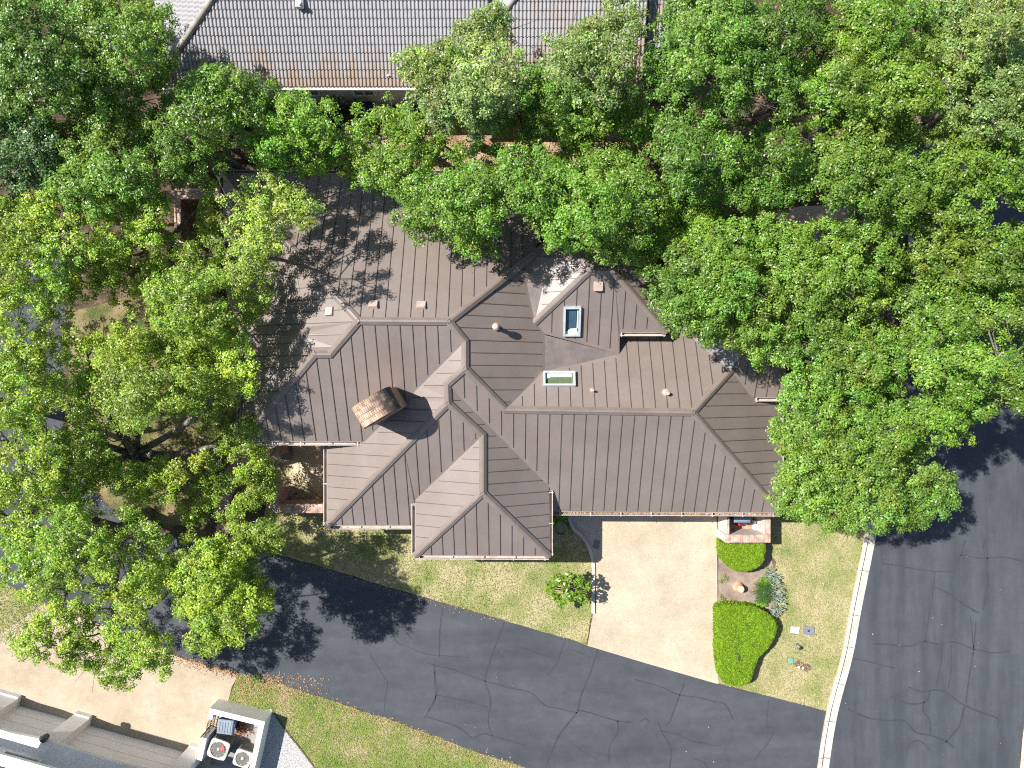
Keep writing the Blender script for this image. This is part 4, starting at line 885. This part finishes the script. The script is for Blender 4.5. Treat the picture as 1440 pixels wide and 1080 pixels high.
c = P(360, 955, .2); leafball('weed_tuft', 'green weed tuft in the leaf litter beside the alley', 'plant', c, [((c.x + random.gauss(0, .15), c.y + random.gauss(0, .1), .12), .16) for _ in range(5)], .09, .04, (.1, .18, .03), 700, False)
# leaf heap and boards in the service yard
c = P(336, 1024, .2); k = 420; C = np.c_[rng.normal(c.x, .2, k), rng.normal(c.y, .2, k), rng.uniform(.02, .28, k)]
o = leaf_mesh('fallen_leaves', C, rng.normal(size=(k, 3)) * .6 + np.array((0, 0, 1)), rng.uniform(.06, .12, k), rng.uniform(.03, .06, k), np.array((.2, .09, .05)) * rng.uniform(.5, 1.8, (k, 1)), M['litter'], None, (c.x, c.y, 0)); tag(o, 'heap of brown fallen leaves behind the blue wheeled bin', kind='stuff')
# lids and small hardware in the lawn
def lid(name, px, py, w, d, rz, mat, label, h=.05):
    c = P(px, py); m = MB(); m.rbox((c.x, c.y, h / 2 + .01), (w, d, h), rz, .012); o = build(name, m, mat, None, (c.x, c.y, 0)); return tag(o, label, 'lid'), c
o, c = lid('meter_lid', 1117.5, 885.5, .36, .27, -.1, M['meter_white'], 'white rectangular meter box lid set in the lawn')
o, c = lid('meter_lid', 1136.8, 886.5, .46, .34, -.1, M['meter'], 'grey rectangular meter box lid with a dark finger hole'); m = MB(); m.lathe((c.x - .01, c.y, .062), [(.05, 0), (.05, .006)], 14); build('finger_hole', m, M['black'], o); m = MB(); m.rbox((c.x, c.y, .064), (.3, .02, .008), -.1, .002); build('hinge', m, M['bin_lid'], o)
c = P(1120.5, 906); t = thing('utility_marker', 'dark stubby utility marker leaning in the lawn', 'post', (c.x, c.y, 0)); m = MB(); m.tube([(c.x, c.y, 0), (c.x + .06, c.y - .1, .22)], [.06, .06], 12); build('post', m, M['meter'], t); m = MB(); m.tube([(c.x + .058, c.y - .096, .21), (c.x + .066, c.y - .11, .245)], [.07, .05], 12); build('post_cap', m, M['black'], t)
c = P(1112, 928.5); m = MB(); m.lathe((c.x, c.y, 0), [(.13, 0), (.13, .03), (.11, .045)], 24); o = build('valve_cover', m, M['valve'], None, (c.x, c.y, 0)); tag(o, 'round green valve cover flush in the lawn', 'cover')
m = MB()
for px, py, r in ((1122, 934, .17), (1134, 939, .15), (1128, 937, .12)):
    c = P(px, py); n = 16; m.add([(c.x + r * (1 + random.uniform(-.3, .3)) * math.cos(i * 6.283 / n) * 1.2, c.y + r * (1 + random.uniform(-.3, .3)) * math.sin(i * 6.283 / n), .007 + r * .01) for i in range(n)], [list(range(n))])
tag(build('bare_earth', m, flat('dark_earth', (.11, .06, .045), .95)), kind='structure')
for px, py in ((1123, 938), (1129, 939)):
    c = P(px, py); m = MB(); m.lathe((c.x, c.y, .0), [(.05, 0), (.055, .03), (.03, .055)], 9); o = build('pale_stone', m, M['meter_white'], None, (c.x, c.y, 0)); tag(o, 'small pale stone on the dark bare patch of lawn', 'stone', 'pale stones by the valve cover')
c = P(838.5, 765.5); m = MB(); rz = -.22
m.box((c.x, c.y, .014), (.24, .36, .012), rz)
for i in range(6): mm = Matrix.Rotation(rz, 3, 'Z'); m.box(Vector((c.x, c.y, .024)) + mm @ Vector((0, -.14 + i * .056, 0)), (.22, .022, .012), rz)
for s_ in (-1, 1): m.box(Vector((c.x, c.y, .024)) + Matrix.Rotation(rz, 3, 'Z') @ Vector((s_ * .112, 0, 0)), (.018, .36, .014), rz)
o = build('drain_grate', m, M['meter'], None, (c.x, c.y, 0)); tag(o, 'square metal drain grate where the curved path meets the driveway', 'grate')
# ------------------------------------------------------------------ live oaks
GAPS = [(1166, 42, 11), (1144, 301, 11), (1192, 305, 8), (1204, 200, 7), (1276, 338, 9), (967, 128, 13), (1078, 152, 20), (1120, 150, 10), (1060, 172, 10), (228, 618, 30), (262, 630, 18), (330, 652, 20), (300, 622, 14), (268, 292, 22), (120, 328, 5), (150, 404, 8), (128, 445, 26), (245, 494, 9),
        (320, 700, 14), (330, 680, 10), (306, 715, 11), (200, 765, 9), (172, 808, 12), (222, 862, 10), (220, 700, 14), (195, 705, 10), (75, 455, 12), (78, 590, 16), (15, 660, 14), (95, 590, 9), (300, 235, 9),
        (535, 196, 13), (605, 188, 15), (650, 188, 16), (700, 205, 10), (628, 205, 12), (745, 190, 8), (912, 30, 15), (903, 62, 13), (897, 92, 11), (328, 262, 12), (318, 300, 8), (760, 60, 10), (470, 160, 8), (505, 150, 14), (488, 134, 12), (410, 135, 10), (550, 132, 10), (430, 700, 5), (405, 665, 6), (215, 875, 8), (65, 735, 8), (50, 780, 8), (80, 815, 7), (1250, 600, 7), (930, 60, 6), (75, 875, 14), (110, 880, 10), (140, 895, 8), (150, 690, 6), (115, 395, 6), (140, 480, 5), (205, 545, 6)]
GA = np.array(GAPS, float); GA[:, 2] *= np.where(GA[:, 0] < 400, .72, .9)
ROUGH_TOT = [0]
def oak(label, lobes, trunk, tone, dens=1.0, group='live oaks around the brick house', name='live_oak', puff=.22, hole=.05, low_n=10):
    """lobes: (outline in photo pixels, edge height, top height); trunk: pixel of the foot"""
    foot = P(*trunk); t = thing(name, label, 'tree', foot, group)
    Cc = []; Nn = []; Cl = []; cl_cent = []
    tone = np.array(tone)
    for poly, h0, h1 in lobes:
        xs = [p[0] for p in poly]; ys = [p[1] for p in poly]; hm = (h0 + h1) / 2; q = K * (1 - hm / H)
        n_try = int((max(xs) - min(xs)) * (max(ys) - min(ys)) * q * q / .5 * 5) + 60; x = rng.uniform(min(xs), max(xs), n_try); y = rng.uniform(min(ys), max(ys), n_try)
        ok = inside(poly, x, y); x, y = x[ok], y[ok]; d = edge_dist(poly, x, y); dm = d.max()
        keep = []                                     # dart throwing, about 0.85 m apart
        for i in range(len(x)):
            if d[i] < 4: continue
            if all((x[i] - x[j]) ** 2 + (y[i] - y[j]) ** 2 > (.64 / q) ** 2 for j in keep): keep.append(i)
        for i, low in [(i, 0) for i in keep if rng.random() > hole] + [(i, 1) for i in keep]:
            e = min(1, d[i] / max(dm * .8, 25)); hh = h0 + (h1 - h0) * (1 - (1 - e) ** 2) + rng.normal(0, .68)
            r = rng.choice((.42, .6, .8, .95)) * rng.uniform(.85, 1.1) 
            if low: hh -= rng.uniform(1.0, 1.5); hh = max(hh, 1.8); r = rng.uniform(.7, 1.0)
            c = np.array(P(x[i], y[i], hh))
            if not low: cl_cent.append((c, r))
            ctone = tone * (1 + rng.normal(0, .13)) * np.array((1 + rng.normal(0, .06), 1, 1 + rng.normal(0, .12)))
            npf = int((low_n if low else 35) * r * r / .5 * dens)
            dv = rng.normal(size=(npf, 3)); dv /= np.linalg.norm(dv, axis=1, keepdims=True); dv[:, 2] = np.where(dv[:, 2] < -.25, -dv[:, 2], dv[:, 2])
            pc = c + dv * np.array((1.1, 1.1, .75)) * r * rng.uniform(.5, 1.2, (npf, 1))
            zz_ = np.clip(pc[:, 2], 1.5, None); qq = K * (1 - zz_ / H); px = 720 + pc[:, 0] / qq; py = 540 - pc[:, 1] / qq
            wig = 20 * (vnoise(px, py, .06, 2) - .5) + 18 * (vnoise(px, py, .16, 9) - .5)
            inn = inside(poly, px, py); de = edge_dist(poly, px, py) * np.where(inn, 1, -1)
            okp = de + wig > -3
            gd = np.hypot(px[:, None] - GA[:, 0], py[:, None] - GA[:, 1]) - GA[:, 2] + wig[:, None] * .9
            okp &= (gd > 0).all(1)
            okp &= rng.random(npf) < .95
            for pcc, dd in zip(pc[okp], dv[okp]):
                pr = puff * rng.uniform(.6, 1.25); nl = int(125 * (pr / .3) ** 2)
                lv = rng.normal(size=(nl, 3)); lv /= np.linalg.norm(lv, axis=1, keepdims=True); lv[:, 2] = np.where(lv[:, 2] < -.35, -lv[:, 2], lv[:, 2])
                lc = pcc + lv * np.array((1.05, 1.05, .8)) * pr * rng.uniform(.3, 1.05, (nl, 1))
                Cc.append(lc); Nn.append(lv * .55 + dd * .25 + np.array((0, 0, .55)) + rng.normal(size=(nl, 3)) * .42)
                pt = ctone * (1 + rng.normal(0, .12)) * np.array((1 + rng.normal(0, .07), 1, 1))
                Cl.append(np.clip(pt * rng.uniform(.62, 1.42, (nl, 1)) * (1 + rng.normal(0, .04, (nl, 3))), .003, .8))
    C = np.concatenate(Cc); Nn = np.concatenate(Nn); Cl = np.concatenate(Cl); k = len(C); ROUGH_TOT[0] += k
    leaf_mesh('crown', C, Nn, rng.uniform(.06, .11, k), rng.uniform(.034, .062, k), Cl, M['leaf'], t)
    # trunk, limbs and branches
    m = MB(); cents = [c for c, _ in cl_cent]; ctr = sum(cents) / len(cents); span = max(1.5, np.std([np.hypot(*(c - ctr)[:2]) for c in cents]) * 2 + np.mean([np.hypot(*(c - ctr)[:2]) for c in cents]))
    tr = min(.32, .1 + .035 * span); fz = min(2.4, ctr[2] * .4); fork = Vector((foot.x + (ctr[0] - foot.x) * .15, foot.y + (ctr[1] - foot.y) * .15, fz))
    m.tube([foot - zz * .1, foot + zz * .25, foot.lerp(fork, .6) + Vector((.05, .04, 0)), fork], [tr * 1.5, tr * 1.1, tr, tr * .9], 12)
    kl = max(3, min(9, len(cents) // 5)); idx = [int(rng.integers(len(cents)))]
    while len(idx) < kl:                                 # farthest-point choice of limb ends
        dd = [min(np.linalg.norm(c - cents[j]) for j in idx) for c in cents]; idx.append(int(np.argmax(dd)))
    mids = []
    for j in idx:
        e = Vector(cents[j]); a = fork; b = a.lerp(e, .45) + Vector((rng.normal(0, .3), rng.normal(0, .3), .35)); e2 = a.lerp(e, .86) - zz * .25
        pts = spline([a - zz * .1, b, e2], 6); m.tube(pts, [tr * .62 * (1 - .72 * i / (len(pts) - 1)) for i in range(len(pts))], 8); mids += [(pts[i], tr * .62 * (1 - .72 * i / (len(pts) - 1))) for i in range(3, len(pts))]
    for c in cents:
        e = Vector(c) - zz * .15; p, r_ = min(mids, key=lambda q_: (q_[0] - e).length)
        b = p.lerp(e, .5) + Vector((rng.normal(0, .12), rng.normal(0, .12), -.08)); m.tube([p, b, e], [min(r_ * .6, .05), .028, .012], 5)
        for _ in range(3):
            f = e + Vector((rng.normal(0, .4), rng.normal(0, .4), rng.uniform(0, .45))); m.tube([b.lerp(e, .6), f], [.014, .005], 4)
    build('trunk', m, M['bark'], t)
G = (.148, .255, .031); GD = (.118, .222, .029); YG = (.235, .34, .036); GY = (.19, .28, .075); BD = (.10, .18, .05); YL = (.26, .355, .06)
# north-west
oak('dark green oak filling the far corner behind the tile roof end', [([(-50,-40),(125,-40),(135,60),(120,140),(70,170),(-50,176)], 6, 8.5)], (80, 120), GD)
oak('mid green oak whose crown laps the tile roof hip', [([(105,-30),(188,-10),(200,12),(230,14),(245,40),(258,72),(243,110),(207,145),(202,190),(150,205),(100,180),(92,100)], 5.5, 8), ([(52,166),(150,190),(205,190),(205,250),(190,285),(150,300),(110,300),(60,275),(70,220)], 5, 7)], (210, 190), G)
oak('bluish dark oak at the picture edge above the bend', [([(-50,150),(40,162),(92,190),(82,240),(60,280),(-50,275)], 6, 8)], (100, 290), BD)
oak('round mid green oak directly below the tile roof eave', [([(205,150),(245,122),(300,90),(330,88),(345,112),(382,118),(398,150),(372,186),(332,200),(316,226),(286,250),(240,252),(205,262),(195,225),(200,180)], 5, 7.2)], (345, 250), G)
oak('bright green small oak between tile roof eave and brown roof', [([(384,146),(412,130),(432,128),(442,148),(470,140),(480,160),(458,190),(482,215),(472,250),(430,247),(400,241),(375,236),(350,216),(348,195),(372,175)], 4.6, 6.4)], (440, 235), (.155, .295, .028))
oak('greyish green oak reaching over the middle of the tile roof', [([(562,86),(600,66),(640,50),(655,28),(692,8),(716,22),(718,60),(732,92),(760,106),(742,150),(700,176),(650,186),(600,162),(568,145),(580,118)], 6, 8.2)], (670, 205), GY)
oak('oak over the bare earth strip between the two houses', [([(488,182),(530,150),(575,140),(622,163),(662,180),(692,215),(682,242),(640,226),(618,238),(592,246),(562,270),(530,264),(500,264),(468,247),(474,210)], 4.6, 6.5)], (590, 215), (.17, .285, .033), .85, hole=.08)
oak('rounded oak crown overhanging the middle of the brown roof', [([(552,268),(590,250),(640,244),(702,225),(738,250),(746,290),(692,306),(698,330),(697,358),(672,368),(658,350),(640,346),(622,333),(586,336),(572,320),(558,310),(562,290)], 6, 7.4)], (690, 250), G)
# north and north-east
oak('grey green oak hiding the stepped east end of the tile roof', [([(775,62),(800,36),(845,22),(850,-30),(925,-30),(905,20),(898,70),(890,110),(900,130),(870,152),(820,152),(790,140),(758,104)], 6, 8.2)], (835, 170), GY)
oak('broad green oak right of the tile roof corner', [([(928,28),(945,-30),(1178,-30),(1165,30),(1182,60),(1132,90),(1126,160),(1090,190),(1030,190),(1000,160),(960,152),(912,122),(902,85)], 6.5, 9)], (990, 190), GD)
oak('low oak between the house gable and tile roof', [([(690,172),(702,120),(740,95),(790,108),(850,125),(900,128),(932,165),(905,198),(850,192),(820,202),(770,192),(725,192)], 5, 7)], (790, 230), G)
oak('large oak over the roof valley beside the dormer skylight', [([(688,226),(740,205),(800,215),(850,202),(900,200),(905,240),(930,260),(960,250),(1000,280),(992,330),(952,350),(900,386),(884,372),(840,366),(800,346),(778,344),(754,330),(742,305),(720,280),(698,260)], 5.6, 7.4)], (860, 300), G)
oak('dark centred oak behind the north east yard', [([(900,192),(942,150),(1000,176),(1050,190),(1112,180),(1142,210),(1152,262),(1110,292),(1060,292),(1000,280),(940,262)], 5.8, 8)], (960, 280), GD)
oak('oak leaning over the low garage roof and its pale flashing', [([(903,392),(945,345),(985,298),(1055,296),(1092,360),(1112,400),(1102,440),(1130,470),(1112,520),(1070,512),(1040,492),(1014,482),(1000,486),(978,472),(952,474),(936,440),(914,420)], 5.6, 7.6)], (980, 440), (.147, .255, .032))
oak('oak above the pale boundary wall', [([(1040,298),(1100,296),(1130,312),(1190,318),(1240,318),(1272,340),(1284,400),(1230,442),(1160,462),(1110,442),(1090,370)], 5.6, 7.8)], (1090, 430), G)
oak('spreading street oak shading the kerb beside the garage end', [([(1097,560),(1090,600),(1107,640),(1092,700),(1105,728),(1132,735),(1160,745),(1185,740),(1213,735),(1230,748),(1252,766),(1262,748),(1290,735),(1330,722),(1338,680),(1300,652),(1306,610),(1312,570),(1250,540),(1180,540)], 5, 7.4), ([(1090,472),(1140,450),(1200,450),(1260,460),(1282,510),(1262,550),(1190,562),(1130,582),(1098,562),(1105,520)], 5.6, 7.8)], (1160, 610), (.147, .255, .034))
oak('oak arching over the street asphalt at the picture edge', [([(1258,432),(1300,400),(1360,380),(1440,360),(1490,420),(1490,560),(1440,580),(1402,572),(1372,600),(1345,630),(1320,612),(1290,570),(1272,500)], 6, 8.4)], (1240, 520), G)
oak('oak north of the boundary wall end', [([(1150,200),(1200,178),(1270,190),(1330,180),(1400,200),(1445,180),(1500,200),(1500,270),(1440,282),(1396,286),(1370,322),(1300,328),(1240,322),(1180,308),(1140,275)], 6, 8.6)], (1190, 280), G)
oak('tall oak at the top beside the grassy gap', [([(1165,45),(1185,-30),(1312,-30),(1322,60),(1312,150),(1262,190),(1190,182),(1130,172),(1124,110)], 6.5, 9)], (1130, 210), G)
oak('grey tinged oak in the far top corner by the street', [([(1310,-30),(1500,-30),(1500,190),(1440,192),(1390,202),(1333,186),(1310,140)], 6.5, 9)], (1260, 210), GY)
oak('street side oak just past the boundary wall end', [([(1288,332),(1340,312),(1390,330),(1440,328),(1500,332),(1500,402),(1400,402),(1340,412),(1290,402),(1274,362)], 6, 7.8)], (1262, 400), G)
# west
oak('loose oak over the far side of the bend', [([(-50,262),(60,272),(125,285),(145,340),(120,390),(95,432),(20,430),(-50,440)], 5, 7)], (110, 350), YG, .85, hole=.05, low_n=9)
oak('yellow green oak beside the brick garden wall', [([(120,275),(190,255),(240,268),(236,320),(250,346),(300,340),(312,356),(292,400),(230,392),(190,372),(140,362)], 4.6, 6.2), ([(205,396),(270,380),(330,392),(376,412),(374,432),(340,452),(312,480),(270,482),(220,452)], 5, 7), ([(100,365),(150,350),(200,375),(205,420),(160,428),(105,415)], 4, 5.4), ([(278,252),(306,255),(312,300),(302,348),(268,352),(284,300)], 4, 5)], (270, 400), YG, .85, hole=.05, low_n=9)
oak('pale yellow green oak bough over the shaded corner of the brown roof', [([(322,276),(350,270),(372,252),(430,260),(446,285),(441,312),(400,322),(396,360),(372,390),(376,420),(345,442),(318,400),(300,352),(315,312)], 5.4, 7)], (318, 375), YL, .85, hole=.05)
oak('great yellow green oak spreading beside the patio with dark trunk', [([(95,472),(150,450),(230,440),(272,478),(330,478),(352,492),(378,530),(345,552),(300,582),(230,582),(180,602),(150,582),(100,592),(104,530)], 4.2, 6.3), ([(62,602),(150,590),(162,640),(150,700),(90,722),(42,702),(60,650)], 3.8, 5.2), ([(290,602),(318,600),(322,630),(300,652),(272,660),(250,700),(200,702),(150,692),(132,660),(200,652),(245,640)], 2.8, 4.2),
     ([(300,656),(345,640),(380,652),(392,690),(378,702),(342,738),(302,728),(268,735),(262,700),(282,672)], 2.2, 3.0), ([(318,600),(350,585),(368,615),(388,622),(384,640),(345,645),(315,640)], 2.2, 3.0)], (205, 640), YG, .95, hole=.04, low_n=9)
oak('thin oak overhanging the asphalt bend at the edge', [([(-50,400),(60,402),(96,442),(82,500),(96,560),(82,620),(100,660),(60,700),(-50,702)], 4.6, 6.6)], (20, 570), YG, .8, hole=.05, low_n=6)
oak('open crowned oak over the asphalt near the verge', [([(-50,690),(60,702),(130,702),(152,760),(132,822),(62,850),(-50,802)], 4.2, 6), ([(132,722),(200,722),(242,762),(232,830),(190,872),(140,852),(122,800)], 4.2, 6), ([(28,882),(62,852),(140,850),(200,872),(250,900),(250,930),(202,960),(186,987),(160,970),(120,945),(60,930),(20,910)], 3.6, 5)], (205, 722), YG, .76, hole=.06, low_n=5)
oak('full bright oak crown above the alley with a long shadow', [([(235,802),(258,762),(312,755),(336,770),(372,800),(377,850),(356,880),(340,902),(300,922),(270,902),(254,850)], 4.0, 6.2), ([(322,742),(368,727),(394,745),(386,770),(347,776),(325,766)], 3.2, 4.4)], (330, 745), YG, 1.1, hole=.02)

# ------------------------------------------------------------------ camera, sun and sky
cam = bpy.data.cameras.new('camera'); cam.sensor_fit = 'HORIZONTAL'; cam.angle = 2 * math.atan(720 * K / H); cam.clip_end = 1000
co = bpy.data.objects.new('camera', cam); co.location = (0, 0, H); col.objects.link(co); scene.camera = co
EL, AZ = R(51.5), R(21)                                  # light travels east and a little south
d = Vector((math.cos(AZ) * math.cos(EL), -math.sin(AZ) * math.cos(EL), -math.sin(EL)))
sl = bpy.data.lights.new('sun', 'SUN'); sl.energy = 4.4; sl.angle = R(.53); sl.color = (1, .955, .89)
so = bpy.data.objects.new('sun', sl); so.rotation_euler = d.to_track_quat('-Z', 'Y').to_euler(); col.objects.link(so)
w = bpy.data.worlds.new('World'); scene.world = w; w.use_nodes = True; nt = w.node_tree
sky = nt.nodes.new('ShaderNodeTexSky'); sky.sky_type = 'NISHITA'; sky.sun_disc = False; sky.sun_elevation = EL; sky.sun_rotation = math.atan2(-d.x, -d.y)
nt.links.new(sky.outputs[0], nt.nodes['Background'].inputs[0]); nt.nodes['Background'].inputs[1].default_value = .07
cy = scene.cycles; cy.use_denoising = False; cy.pixel_filter_type = 'BLACKMAN_HARRIS'; cy.filter_width = 1.1; cy.max_bounces = 6; cy.diffuse_bounces = 3; cy.glossy_bounces = 2; cy.transmission_bounces = 3; cy.transparent_max_bounces = 4
scene.view_settings.view_transform = 'Standard'; scene.view_settings.look = 'None'; scene.view_settings.exposure = 1.1; scene.view_settings.gamma = 1
